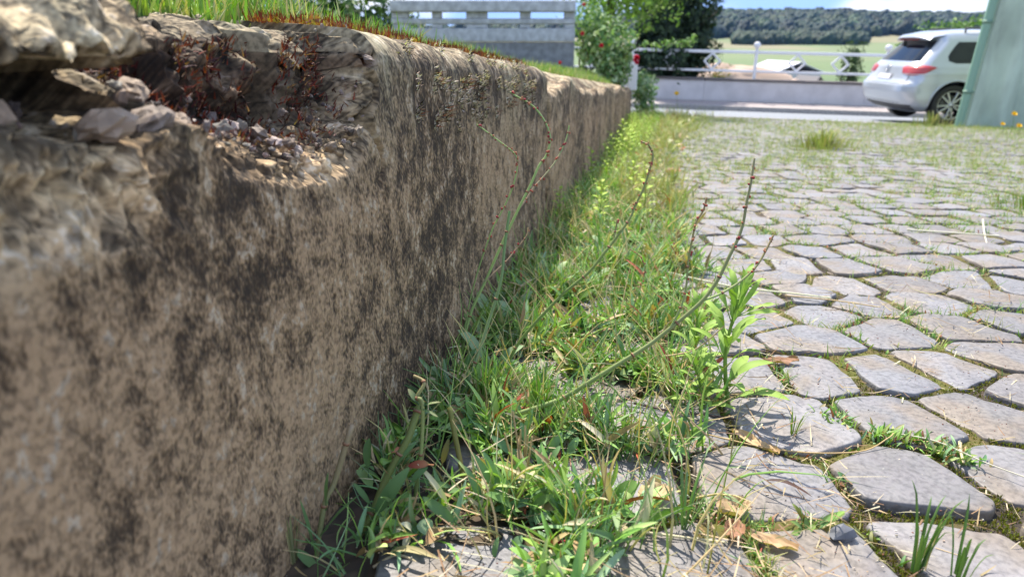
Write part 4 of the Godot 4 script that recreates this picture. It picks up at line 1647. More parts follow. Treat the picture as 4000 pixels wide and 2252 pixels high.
# ---------- plants at the foot of the wall
func lancet(called: String, parent: Node3D, a: Vector3, b: Vector3, width: float, col: Color, tip: Color, sag := 0.12, lobes := true, up := Vector3.ZERO, wave := 0.0) -> void:
	var m := MB.new()
	var dir := b - a
	var len := dir.length()
	if up == Vector3.ZERO:
		up = (Vector3(rr(-0.4, 0.4), 0.9, rr(0.1, 0.8))).normalized()
	var bend := up * len * sag
	var p0 := a + dir * 0.22 + bend * 0.5
	tube(m, PackedVector3Array([a, a + dir * 0.12 + bend * 0.3, p0]), 0.0011, 0.0008, 5, col * 0.9, col)
	leaf(m, [p0, a + dir * 0.5 + bend, a + dir * 0.78 + bend * 0.7, b], width, up, col, tip, 0.22, 0.1, 9, wave)
	if lobes:
		var side := dir.normalized().cross(up).normalized()
		for s in [-1.0, 1.0]:
			leaf(m, [p0 + dir * 0.02, p0 + side * s * width * 0.45 + dir * 0.0, p0 + side * s * width * 0.75 - dir * 0.10], width * 0.32, up, col, tip, 0.2, 0.2, 4)
	part(called, m.mesh(foliage), parent)

func seeded_stem(t: Node3D, pts: Array, r0: float, r1: float, c0: Color, c1: Color, pods: int, from := 0.3, called := "stem") -> PackedVector3Array:
	var m := MB.new()
	var line := smooth_line(pts, 5)
	if called == "stem" or called == "side_branch":
		r0 *= 1.15
		r1 = maxf(r1 * 1.6, 0.0011)
	tube(m, line, r0, r1, 7, c0, c1)
	for k in range(5, line.size() - 3, 9):   # knots on the stem
		var r := lerpf(r0, r1, float(k) / line.size())
		var dir := (line[k + 1] - line[k - 1]).normalized()
		tube(m, PackedVector3Array([line[k] - dir * 0.0015, line[k], line[k] + dir * 0.0018]), r * 1.25, r * 1.3, 7, Color(0.24, 0.10, 0.06), Color(0.35, 0.22, 0.13))
	var stem := part(called, m.mesh(foliage), t)
	if pods > 0:
		m = MB.new()
		for k in pods:
			var f := lerpf(from, 1.0, (k + rr(0, 0.6)) / pods)
			var at := line[mini(int(f * (line.size() - 1)), line.size() - 1)]
			for e in rng.randi_range(1, 3):
				var o := Vector3(rr(-1, 1), rr(-0.5, 0.8), rr(-1, 1)).normalized() * rr(0.0022, 0.0042)
				tube(m, PackedVector3Array([at, at + o]), 0.00035, 0.00035, 4, Color(0.3, 0.16, 0.08), Color(0.3, 0.12, 0.08))
				var c := [Color(0.42, 0.10, 0.07), Color(0.50, 0.22, 0.12), Color(0.34, 0.05, 0.06)][rng.randi() % 3] as Color
				blob(m, Transform3D(Basis(Vector3(1, 0.3, 0).normalized(), rr(0, 6)).scaled(Vector3(1, 1, 1) * rr(0.0014, 0.0026)), at + o), 0.4, 1.0, c * 0.8, c * 1.2, 7, 5)
		part("seed_pods", m.mesh(foliage), t).set_meta("kind", "stuff")
	return line

func weeds() -> void:
	var gs := Color(0.29, 0.40, 0.15)
	var rs := Color(0.32, 0.22, 0.12)
	# tall bare sorrel stalks
	var t := thing("sorrel_stalk", "tall sorrel stalk against the wall forking into curved tips with red seeds", "sorrel")
	seeded_stem(t, [P(-0.102, -0.09, 1.22), P(-0.079, 0.013, 1.227), P(-0.046, 0.087, 1.234), P(-0.013, 0.161, 1.241), P(0.015, 0.219, 1.249), P(0.034, 0.256, 1.256), P(0.048, 0.287, 1.263), P(0.062, 0.306, 1.27), P(0.068, 0.329, 1.277), P(0.067, 0.342, 1.284), P(0.06, 0.36, 1.291), P(0.043, 0.383, 1.299), P(0.025, 0.396, 1.306), P(0.006, 0.405, 1.313), P(-0.003, 0.411, 1.32)], 0.0024, 0.0008, gs * 1.3, gs * 1.1, 15, 0.45)
	seeded_stem(t, [P(0.015, 0.215, 1.25), P(0.026, 0.228, 1.258), P(0.04, 0.248, 1.266), P(0.055, 0.263, 1.276), P(0.075, 0.285, 1.288), P(0.089, 0.306, 1.30), P(0.1, 0.33, 1.312), P(0.105, 0.351, 1.322)], 0.0015, 0.0008, Color(0.42, 0.28, 0.24), gs, 9, 0.1, "side_branch")
	seeded_stem(t, [P(-0.050, 0.080, 1.232), P(-0.012, 0.115, 1.24), P(0.005, 0.133, 1.25), P(0.026, 0.158, 1.26), P(0.03, 0.172, 1.27)], 0.0013, 0.0007, Color(0.4, 0.3, 0.22), rs, 3, 0.4, "side_branch")
	t = thing("sorrel_stalk", "thinner sorrel stalk nearest the wall, its tip curving to the left", "sorrel")
	seeded_stem(t, [P(-0.102, -0.09, 1.215), P(-0.082, 0.025, 1.226), P(-0.065, 0.092, 1.232), P(-0.047, 0.146, 1.238), P(-0.034, 0.179, 1.245), P(-0.018, 0.208, 1.251), P(-0.003, 0.239, 1.257), P(0.006, 0.266, 1.263), P(0.01, 0.289, 1.269), P(0.006, 0.305, 1.275), P(-0.008, 0.317, 1.282), P(-0.024, 0.328, 1.288), P(-0.045, 0.343, 1.294), P(-0.064, 0.356, 1.3)], 0.0013, 0.0007, gs, gs * 1.3, 16, 0.2)
	t = thing("sorrel_stalk", "middle sorrel stalk leaning right with a hooked seed tip", "sorrel")
	seeded_stem(t, [P(-0.019, -0.10, 1.15), P(0.006, -0.02, 1.157), P(0.080, 0.070, 1.164), P(0.133, 0.117, 1.171), P(0.16, 0.15, 1.179), P(0.174, 0.166, 1.186), P(0.194, 0.192, 1.193), P(0.207, 0.211, 1.2), P(0.214, 0.227, 1.207), P(0.229, 0.258, 1.214), P(0.238, 0.287, 1.221), P(0.244, 0.306, 1.229), P(0.242, 0.321, 1.236), P(0.236, 0.329, 1.243), P(0.226, 0.331, 1.25)], 0.0027, 0.0009, Color(0.20, 0.30, 0.09), Color(0.30, 0.30, 0.13), 13, 0.5)
	seeded_stem(t, [P(0.176, 0.166, 1.187), P(0.180, 0.184, 1.195), P(0.184, 0.204, 1.20)], 0.0012, 0.0009, gs, rs, 1, 0.9, "side_branch")
	t = thing("sorrel_stalk", "thick sorrel stalk bending low over the cobbles and rising to three bare tips", "sorrel")
	seeded_stem(t, [P(-0.052, -0.07, 0.92), P(-0.026, -0.039, 0.927), P(0.057, -0.009, 0.933), P(0.084, 0.001, 0.94), P(0.151, 0.044, 0.947), P(0.193, 0.07, 0.953), P(0.222, 0.09, 0.96), P(0.274, 0.136, 0.967), P(0.298, 0.168, 0.973), P(0.314, 0.202, 0.98), P(0.327, 0.229, 0.987), P(0.334, 0.251, 0.993), P(0.338, 0.278, 1.0), P(0.343, 0.302, 1.007), P(0.346, 0.32, 1.013), P(0.349, 0.339, 1.02)], 0.0036, 0.0009, Color(0.22, 0.32, 0.10), Color(0.30, 0.28, 0.16), 8, 0.62)
	seeded_stem(t, [P(0.281, 0.141, 0.968), P(0.31, 0.148, 0.98), P(0.34, 0.164, 0.99), P(0.363, 0.183, 1.0), P(0.378, 0.204, 1.01), P(0.39, 0.225, 1.02)], 0.0016, 0.001, gs * 1.2, rs, 4, 0.5, "side_branch")
	seeded_stem(t, [P(0.232, 0.098, 0.961), P(0.247, 0.13, 0.966), P(0.254, 0.159, 0.972), P(0.256, 0.196, 0.98), P(0.26, 0.224, 0.985), P(0.265, 0.252, 0.99), P(0.275, 0.268, 0.995), P(0.28, 0.286, 1.0)], 0.0015, 0.0009, gs, rs, 9, 0.25, "side_branch")
	t = thing("sorrel_stalk", "small wiry seed stalk between the middle and the right sorrel stalks", "sorrel")
	seeded_stem(t, [P(0.243, -0.10, 1.35), P(0.253, -0.005, 1.36), P(0.268, 0.033, 1.37), P(0.273, 0.057, 1.38), P(0.263, 0.081, 1.39), P(0.242, 0.093, 1.4)], 0.001, 0.0006, gs, rs, 6, 0.3)
	t = thing("tall_grass", "long straight pale green grass stem crossing in front of the sorrel stalks", "grass stem")
	seeded_stem(t, [P(-0.092, -0.09, 0.98), P(-0.086, -0.052, 0.997), P(-0.076, -0.029, 1.014), P(-0.055, 0.023, 1.031), P(-0.039, 0.069, 1.049), P(-0.018, 0.136, 1.066), P(-0.012, 0.187, 1.083), P(-0.004, 0.243, 1.1)], 0.0027, 0.0014, Color(0.30, 0.36, 0.2), Color(0.2, 0.33, 0.13), 0)

	# broken stems with big leaves close to the camera
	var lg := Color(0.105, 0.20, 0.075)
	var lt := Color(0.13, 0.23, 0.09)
	t = thing("sorrel_plant", "nearest sorrel plant with a broken stem and broad dark green leaves in the wall's shade", "sorrel")
	seeded_stem(t, [P(-0.214, -0.10, 0.66), P(-0.203, -0.08, 0.677), P(-0.178, -0.049, 0.694), P(-0.166, -0.031, 0.711), P(-0.151, 0.002, 0.729), P(-0.127, 0.042, 0.746), P(-0.12, 0.059, 0.763), P(-0.112, 0.078, 0.78)], 0.0040, 0.0028, Color(0.17, 0.2, 0.06), Color(0.2, 0.25, 0.08), 0)
	for q in [[-0.173, -0.048, 0.70, -0.120, 0.028, 0.71, 0.017], [-0.172, -0.046, 0.685, -0.088, -0.048, 0.69, 0.012], [-0.183, -0.027, 0.77, -0.185, 0.013, 0.80, 0.013], [-0.124, -0.004, 0.72, -0.101, 0.015, 0.73, 0.010], [-0.163, -0.04, 0.70, -0.178, -0.075, 0.69, 0.007], [-0.178, -0.049, 0.69, -0.13, -0.028, 0.68, 0.005], [-0.165, -0.032, 0.711, -0.19, 0.0, 0.72, 0.007], [-0.150, 0.002, 0.73, -0.115, 0.040, 0.745, 0.009]]:
		lancet("leaf", t, P(q[0], q[1], q[2]), P(q[3], q[4], q[5]), q[6], vary(lg, 0.12), vary(lt, 0.1), 0.10)
	t = thing("sorrel_plant", "upright forked sorrel shoot with a curled tip touching the wall", "sorrel")
	seeded_stem(t, [P(-0.128, -0.08, 0.745), P(-0.112, 0.02, 0.75), P(-0.107, 0.089, 0.75), P(-0.114, 0.096, 0.755), P(-0.106, 0.109, 0.76), P(-0.108, 0.114, 0.765), P(-0.119, 0.117, 0.77)], 0.0022, 0.0012, gs, Color(0.35, 0.28, 0.14), 0)
	for q in [[-0.110, 0.086, 0.75, -0.085, 0.095, 0.745, 0.004], [-0.110, 0.084, 0.75, -0.088, 0.078, 0.74, 0.004], [-0.111, 0.088, 0.75, -0.125, 0.105, 0.76, 0.007]]:
		lancet("leaf", t, P(q[0], q[1], q[2]), P(q[3], q[4], q[5]), q[6], vary(lg, 0.12), Color(0.3, 0.3, 0.16), 0.05, false)
	t = thing("sorrel_plant", "sorrel with snapped stems and narrow leaves touching the wall foot at the bottom", "sorrel")
	seeded_stem(t, [P(-0.227, -0.08, 0.65), P(-0.212, 0.004, 0.67), P(-0.201, 0.028, 0.68), P(-0.183, 0.082, 0.69), P(-0.181, 0.089, 0.70)], 0.0026, 0.0022, Color(0.2, 0.24, 0.09), Color(0.4, 0.3, 0.2), 0)
	for q in [[-0.211, -0.067, 0.64, -0.244, -0.038, 0.65, 0.011], [-0.21, 0.0, 0.668, -0.205, 0.045, 0.675, 0.005], [-0.218, -0.03, 0.66, -0.17, 0.02, 0.67, 0.004], [-0.222, -0.05, 0.655, -0.235, 0.02, 0.66, 0.004]]:
		lancet("leaf", t, P(q[0], q[1], q[2]), P(q[3], q[4], q[5]), q[6], vary(Color(0.12, 0.2, 0.07), 0.12), vary(lt, 0.1), 0.06)
	t = thing("sorrel_plant", "sorrel with a red jointed stem between the shaded and the sunlit leaves", "sorrel")
	seeded_stem(t, [P(-0.028, -0.085, 0.70), P(-0.036, -0.071, 0.726), P(-0.05, -0.057, 0.752), P(-0.061, -0.043, 0.778), P(-0.071, -0.009, 0.804), P(-0.083, 0.041, 0.83)], 0.0030, 0.0022, Color(0.26, 0.12, 0.06), Color(0.22, 0.24, 0.07), 0)
	for q in [[-0.06, -0.025, 0.74, -0.118, -0.017, 0.75, 0.007], [-0.055, -0.018, 0.73, -0.084, -0.031, 0.74, 0.008], [-0.056, -0.044, 0.69, -0.105, -0.005, 0.70, 0.013], [-0.05, -0.05, 0.75, -0.02, -0.07, 0.73, 0.006]]:
		lancet("leaf", t, P(q[0], q[1], q[2]), P(q[3], q[4], q[5]), q[6], vary(lg, 0.12), vary(lt, 0.1), 0.12)
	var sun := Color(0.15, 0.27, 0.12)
	t = thing("sorrel_plant", "sunlit sorrel clump with broad arrow shaped leaves low in the picture's middle", "sorrel")
	for q in [[0.001, -0.055, 0.74, -0.051, 0.025, 0.75, 0.011], [-0.01, -0.05, 0.75, -0.036, 0.018, 0.76, 0.011], [-0.033, -0.055, 0.73, -0.058, 0.011, 0.74, 0.010], [0.010, -0.06, 0.735, 0.053, -0.034, 0.75, 0.013], [0.012, -0.062, 0.72, 0.047, -0.038, 0.73, 0.018], [0.02, -0.045, 0.76, 0.081, -0.022, 0.77, 0.008], [0.06, -0.05, 0.73, 0.107, -0.028, 0.74, 0.009], [-0.021, -0.06, 0.65, -0.015, -0.03, 0.66, 0.008], [0.0, -0.06, 0.67, 0.012, -0.044, 0.68, 0.012]]:
		lancet("leaf", t, P(q[0], q[1], q[2]), P(q[3], q[4], q[5]), q[6], vary(sun, 0.12), vary(sun * 1.15, 0.1), 0.10)
	t = thing("sorrel_plant", "sorrel rosette lying flat on the dark cobble at the bottom edge", "sorrel")
	for q in [[0.043, -0.063, 0.64, 0.108, -0.064, 0.65, 0.012], [0.09, -0.062, 0.645, 0.127, -0.045, 0.66, 0.011], [0.089, -0.064, 0.69, 0.102, -0.040, 0.70, 0.007], [0.035, -0.062, 0.67, 0.051, -0.050, 0.68, 0.011], [-0.151, -0.06, 0.64, -0.098, -0.062, 0.65, 0.010], [0.06, -0.06, 0.66, 0.03, -0.045, 0.69, 0.008], [0.07, -0.06, 0.655, 0.08, -0.05, 0.70, 0.008], [0.10, -0.06, 0.65, 0.15, -0.06, 0.67, 0.007]]:
		lancet("leaf", t, P(q[0], q[1], q[2]), P(q[3], q[4], q[5]), q[6], vary(sun, 0.12), vary(sun * 1.1, 0.1), 0.10)
	t = thing("sorrel_plant", "sorrel clump with upright leaves beside the dry straw coloured stems", "sorrel")
	for q in [[0.045, -0.058, 0.86, 0.071, -0.02, 0.87, 0.011], [0.075, -0.06, 0.86, 0.094, -0.028, 0.87, 0.012], [0.05, -0.06, 0.84, 0.068, -0.030, 0.85, 0.010], [0.03, -0.06, 0.87, 0.012, -0.01, 0.88, 0.012], [0.06, -0.06, 0.88, 0.10, -0.03, 0.90, 0.010], [0.02, -0.06, 0.85, -0.03, -0.02, 0.86, 0.012], [0.01, -0.06, 0.89, 0.03, 0.0, 0.90, 0.010]]:
		lancet("leaf", t, P(q[0], q[1], q[2]), P(q[3], q[4], q[5]), q[6], vary(sun * 0.95, 0.12), vary(sun * 1.2, 0.1), 0.10)
	t = thing("sorrel_plant", "sorrel leaves with red patches against the shaded wall behind the grass stem", "sorrel")
	for k in 12:
		var a := P(rr(-0.14, -0.02), -0.085, rr(0.98, 1.16))
		var b := a + Vector3(rr(-0.02, 0.05), rr(0.03, 0.085), rr(-0.02, 0.03))
		lancet("leaf", t, a, b, rr(0.008, 0.014), vary(lg, 0.15), Color(0.36, 0.06, 0.04) if k % 5 == 0 else vary(lt, 0.1), 0.12)
	t = thing("sorrel_plant", "sunlit lance leaved sorrel with bright leaves at the thick stalk's foot", "sorrel")
	for k in 15:
		var a := P(rr(-0.07, 0.09), -0.07, rr(0.92, 1.05))
		var b := a + Vector3(rr(-0.02, 0.07), rr(0.02, 0.075), rr(-0.03, 0.03))
		lancet("leaf", t, a, b, rr(0.008, 0.013), vary(sun * 1.1, 0.2), vary(Color(0.20, 0.36, 0.08), 0.15), 0.12)
	# single red and brown leaves
	for q in [[-0.094, 0.018, 0.73, -0.127, 0.010, 0.74, 0.011, "orange brown sorrel leaf with a crimson spot in the wall's shade"], [-0.152, 0.010, 0.77, -0.135, 0.006, 0.78, 0.011, "small crimson leaf beside the nearest broken stem"], [-0.09, -0.01, 0.76, -0.079, 0.030, 0.77, 0.008, "dull olive leaf hanging beside the red jointed stem"]]:
		t = thing("withered_leaf", q[7], "leaf")
		lancet("leaf_blade", t, P(q[0], q[1], q[2]), P(q[3], q[4], q[5]), q[6], Color(0.42, 0.2, 0.1) if q[6] == 0.011 else Color(0.16, 0.13, 0.05), Color(0.36, 0.06, 0.06) if q[6] == 0.011 else Color(0.12, 0.12, 0.04), 0.1, false)
	# red curled stems on the dark cobble
	var m := MB.new()
	t = thing("curled_red_stems", "curled crimson sorrel stems lying on the cobble at the bottom edge", "sorrel")
	for q in [[P(0.02, -0.058, 0.66), P(0.04, -0.045, 0.665), P(0.07, -0.045, 0.67), P(0.085, -0.056, 0.665), P(0.11, -0.055, 0.66)], [P(0.035, -0.056, 0.65), P(0.055, -0.05, 0.655), P(0.085, -0.052, 0.66), P(0.1, -0.06, 0.65)], [P(0.03, -0.045, 0.668), P(0.038, -0.058, 0.66), P(0.05, -0.056, 0.655), P(0.058, -0.048, 0.66)], [P(0.04, -0.06, 0.64), P(0.07, -0.052, 0.645), P(0.10, -0.056, 0.64)]]:
		m = MB.new()
		tube(m, smooth_line(q), 0.0022, 0.0014, 6, Color(0.36, 0.06, 0.05), Color(0.48, 0.05, 0.09))
		part("stem", m.mesh(foliage), t)
	# bundle of dry stems
	t = thing("dry_stems", "bundle of upright straw coloured dead stems among the green leaves", "dry stems")
	for k in 9:
		m = MB.new()
		var a := P(rr(0.0, 0.03), -0.07, rr(0.77, 0.80))
		var b := a + Vector3(rr(-0.035, 0.04), rr(0.07, 0.11), rr(-0.05, 0.0))
		tube(m, PackedVector3Array([a, a.lerp(b, 0.5) + Vector3(rr(-0.003, 0.003), 0, 0), b]), 0.0022, 0.0014, 6, vary(Color(0.42, 0.30, 0.15), 0.15), vary(Color(0.48, 0.37, 0.18), 0.15))
		part("stem", m.mesh(foliage), t)
	# the hairy yellow green plant
	t = thing("fleabane", "bright yellow green fleabane plant with curled top leaves standing on the cobbles", "weed")
	fleabane(t, P(0.365, -0.082, 1.06), P(0.352, 0.12, 1.03), 1.0, true)
	t = thing("fleabane", "smaller yellow green fleabane with toothed leaves behind the bright one", "weed")
	fleabane(t, P(0.315, -0.083, 1.14), P(0.318, 0.06, 1.13), 0.75, false)
	t = thing("fleabane", "low fleabane seedling with bent stem left of the bright plant", "weed")
	fleabane(t, P(0.31, -0.077, 1.03), P(0.292, 0.01, 1.03), 0.6, false)
	t = thing("sorrel_plant", "small reddish sorrel rosette in the mossy joint behind the pebble", "sorrel")
	for k in 12:
		var a := P(0.356 + rr(-0.012, 0.012), -0.062, 0.707 + rr(-0.012, 0.012))
		lancet("leaf", t, a, a + Vector3(rr(-0.03, 0.035), rr(0.012, 0.042), rr(-0.015, 0.02)), rr(0.006, 0.010), vary(Color(0.30, 0.14, 0.07), 0.2) if k % 4 == 0 else vary(sun * 1.15, 0.15), vary(Color(0.24, 0.36, 0.08), 0.2), 0.12, false)
	t = thing("sorrel_plant", "tiny sorrel sprig alone in the joint left of the big front cobble", "sorrel")
	for k in 9:
		var a := P(0.454 + rr(-0.008, 0.008), -0.072, 0.807 + rr(-0.01, 0.01))
		lancet("leaf", t, a, a + Vector3(rr(-0.018, 0.02), rr(0.008, 0.034), rr(-0.01, 0.012)), rr(0.006, 0.010), vary(sun, 0.15), vary(Color(0.36, 0.12, 0.08) if k % 4 == 0 else sun * 1.2, 0.2), 0.12, false)
	# grass tufts that stand out
	tuft("upright grass tuft with fine spiky blades at the bottom right corner", P(0.442, -0.047, 0.627), 15, 0.10, 0.0030, 0.40, Color(0.13, 0.22, 0.07))
	tuft("second grass tuft beside the bottom right one, cut by the picture edge", P(0.475, -0.046, 0.608), 8, 0.09, 0.0030, 0.4, Color(0.11, 0.19, 0.06))
	tuft("needle leaved small grass tuft in a mossy joint right of the fleabane", P(0.426, -0.068, 0.938), 16, 0.055, 0.0014, 0.5, Color(0.22, 0.30, 0.05))
	tuft("round grass clump standing high on the far cobbles in the drive's middle", P(2.897, -0.47, 6.616), 300, 0.24, 0.008, 0.9, Color(0.32, 0.36, 0.11))
	tuft("spreading blue green grass tuft on the cobbles near the bottom middle", P(0.205, -0.05, 0.70), 16, 0.11, 0.0032, 0.9, Color(0.17, 0.28, 0.12))
	tuft("grass tuft on the right edge beside the wide joint", P(0.70, -0.055, 0.80), 26, 0.05, 0.0018, 0.8, Color(0.15, 0.23, 0.07))
	tuft("upright green blades in front of the shaded wall foot", P(-0.045, -0.075, 1.0), 26, 0.13, 0.0030, 0.35, Color(0.16, 0.27, 0.08))
	tuft("tall green blades rising through the sunlit leaves at the thick stalk", P(0.045, -0.07, 0.97), 30, 0.12, 0.0026, 0.3, Color(0.15, 0.29, 0.06))
	tuft("thin pale stems against the wall at the bottom left", P(-0.245, -0.05, 0.645), 14, 0.07, 0.0024, 0.3, Color(0.23, 0.25, 0.12))
	tuft("grass clump at the right edge half way up the drive", P(2.38, -0.24, 3.18), 90, 0.13, 0.005, 0.6, Color(0.19, 0.29, 0.05))
	tuft("upright grass clump left of the green shed's foot", P(7.0, -0.9, 12.0), 120, 0.32, 0.014, 0.35, Color(0.24, 0.27, 0.09))
	# dandelion like yellow flowers
	flower("yellow flower on a thin stalk in front of the pale roadside wall", P(2.84, gy(2.84, 12.5), 12.5), 0.41, 0.05)
	flower("yellow flower standing highest before the green shed", P(6.60, gy(6.6, 9.5), 9.5), 0.26, 0.042)
	flower("half closed yellow flower left of the pair at the right edge", P(6.49, gy(6.49, 9.5), 9.5), 0.13, 0.034)
	flower("yellow flower lowest of those at the right edge", P(6.71, gy(6.71, 9.5), 9.5), 0.11, 0.042)
	verge()

func tuft(label: String, at: Vector3, n: int, h: float, wide: float, lean: float, c: Color) -> void:
	var t := thing("grass_tuft", label, "grass tuft", at)
	var many := n > 40
	var m := MB.new()
	for k in n:
		if not many: m = MB.new()
		var a := rr(0, TAU)
		var l := h * rr(0.55, 1.1)
		var out := Vector3(cos(a), 0, sin(a))
		var spread := pow(rng.randf(), 1.4) if many else rng.randf()
		if many: l *= 1.0 - 0.55 * spread
		var foot := out * spread * h * (1.5 if many else 0.10)
		var r := lean * rr(0.2, 1.0)
		var col := vary(c, 0.2) if rng.randf() < 0.8 else vary(Color(0.45, 0.38, 0.2), 0.2)
		leaf(m, [foot, foot + Vector3.UP * l * 0.45 + out * l * r * 0.25, foot + Vector3.UP * l * 0.8 + out * l * r * 0.6, foot + Vector3.UP * l * (1.0 - 0.3 * r) + out * l * r], wide * rr(0.7, 1.2), (out + Vector3(0, 0.3, 0)).normalized(), col * 0.85, col * 1.1, 0.5, -1.0, 6)
		if not many: part("blade", m.mesh(foliage), t)
	if many: part("blades", m.mesh(foliage), t).set_meta("kind", "stuff")

func flower(label: String, foot: Vector3, h: float, r: float) -> void:
	var t := thing("yellow_flower", label, "flower", foot)
	var m := MB.new()
	var head := Vector3(rr(-0.03, 0.03), h, 0)
	tube(m, smooth_line([Vector3.ZERO, Vector3(0.01, h * 0.5, 0), head]), 0.003, 0.002, 5, Color(0.14, 0.22, 0.06), Color(0.16, 0.24, 0.06))
	for k in 5:
		var a := rr(0, TAU)
		var y := h * rr(0.1, 0.6)
		var out := Vector3(cos(a), 0.35, sin(a))
		leaf(m, [Vector3(0, y, 0), Vector3(0, y, 0) + out * 0.04, Vector3(0, y, 0) + out * 0.07], 0.014, Vector3.UP, Color(0.13, 0.22, 0.06), Color(0.18, 0.28, 0.07), 0.2)
	part("stem", m.mesh(foliage), t)
	m = MB.new()
	for k in 26:
		var a := TAU * k / 13.0 + (0.2 if k > 12 else 0.0)
		var out := Vector3(cos(a), 0.35 if k < 13 else 0.9, sin(a)).normalized()
		var b := Basis(Vector3.RIGHT, 0.7)
		leaf(m, [head, head + b * out * r * 0.6, head + b * out * r], r * 0.4, b * Vector3.UP, Color(0.75, 0.42, 0.01), Color(0.85, 0.56, 0.015), 0.1, 0.5, 3)
	part("petals", m.mesh(foliage), t)

func fleabane(t: Node3D, foot: Vector3, top: Vector3, size: float, curly: bool) -> void:
	var c := Color(0.23, 0.36, 0.085)
	var m := MB.new()
	var mid := foot.lerp(top, 0.5) + Vector3(-0.012 if curly else 0.006, 0, 0.0)
	var line := smooth_line([foot, mid, top], 8)
	tube(m, line, 0.0042 * size, 0.002 * size, 8, c * 0.9, c)
	part("stem", m.mesh(foliage), t)
	var n := 24
	for k in n:
		var f := 0.12 + 0.88 * k / (n - 1.0)
		var at := line[int(f * (line.size() - 1))]
		var a := k * 2.4 + 0.6
		var l := lerpf(0.10, 0.062, f) * size * rr(0.85, 1.15)
		var out := Vector3(cos(a), lerpf(0.35, 1.5, f), sin(a)).normalized()
		var tip := at + out * l
		if f < 0.4: tip.y -= l * 0.15
		lancet("leaf", t, at, tip, l * lerpf(0.22, 0.17, f), vary(c * lerpf(0.85, 1.15, f), 0.1), vary(Color(0.28, 0.42, 0.085), 0.1), 0.16, false, Vector3(-cos(a) * 0.5, 1, -sin(a) * 0.5 + 0.2).normalized(), 0.10 if f > 0.55 else 0.02)
	if curly:
		for q in [[0.06, -0.005, 0.01], [0.035, 0.03, -0.01], [0.075, -0.03, -0.02], [0.02, 0.045, 0.0], [-0.006, 0.06, 0.02]]:
			lancet("leaf", t, top - Vector3(0.002, 0.03, 0), top + Vector3(q[0], q[1], q[2]), 0.008, vary(c * 1.1, 0.1), vary(Color(0.33, 0.46, 0.1), 0.1), 0.12, false, Vector3.ZERO, 0.18)

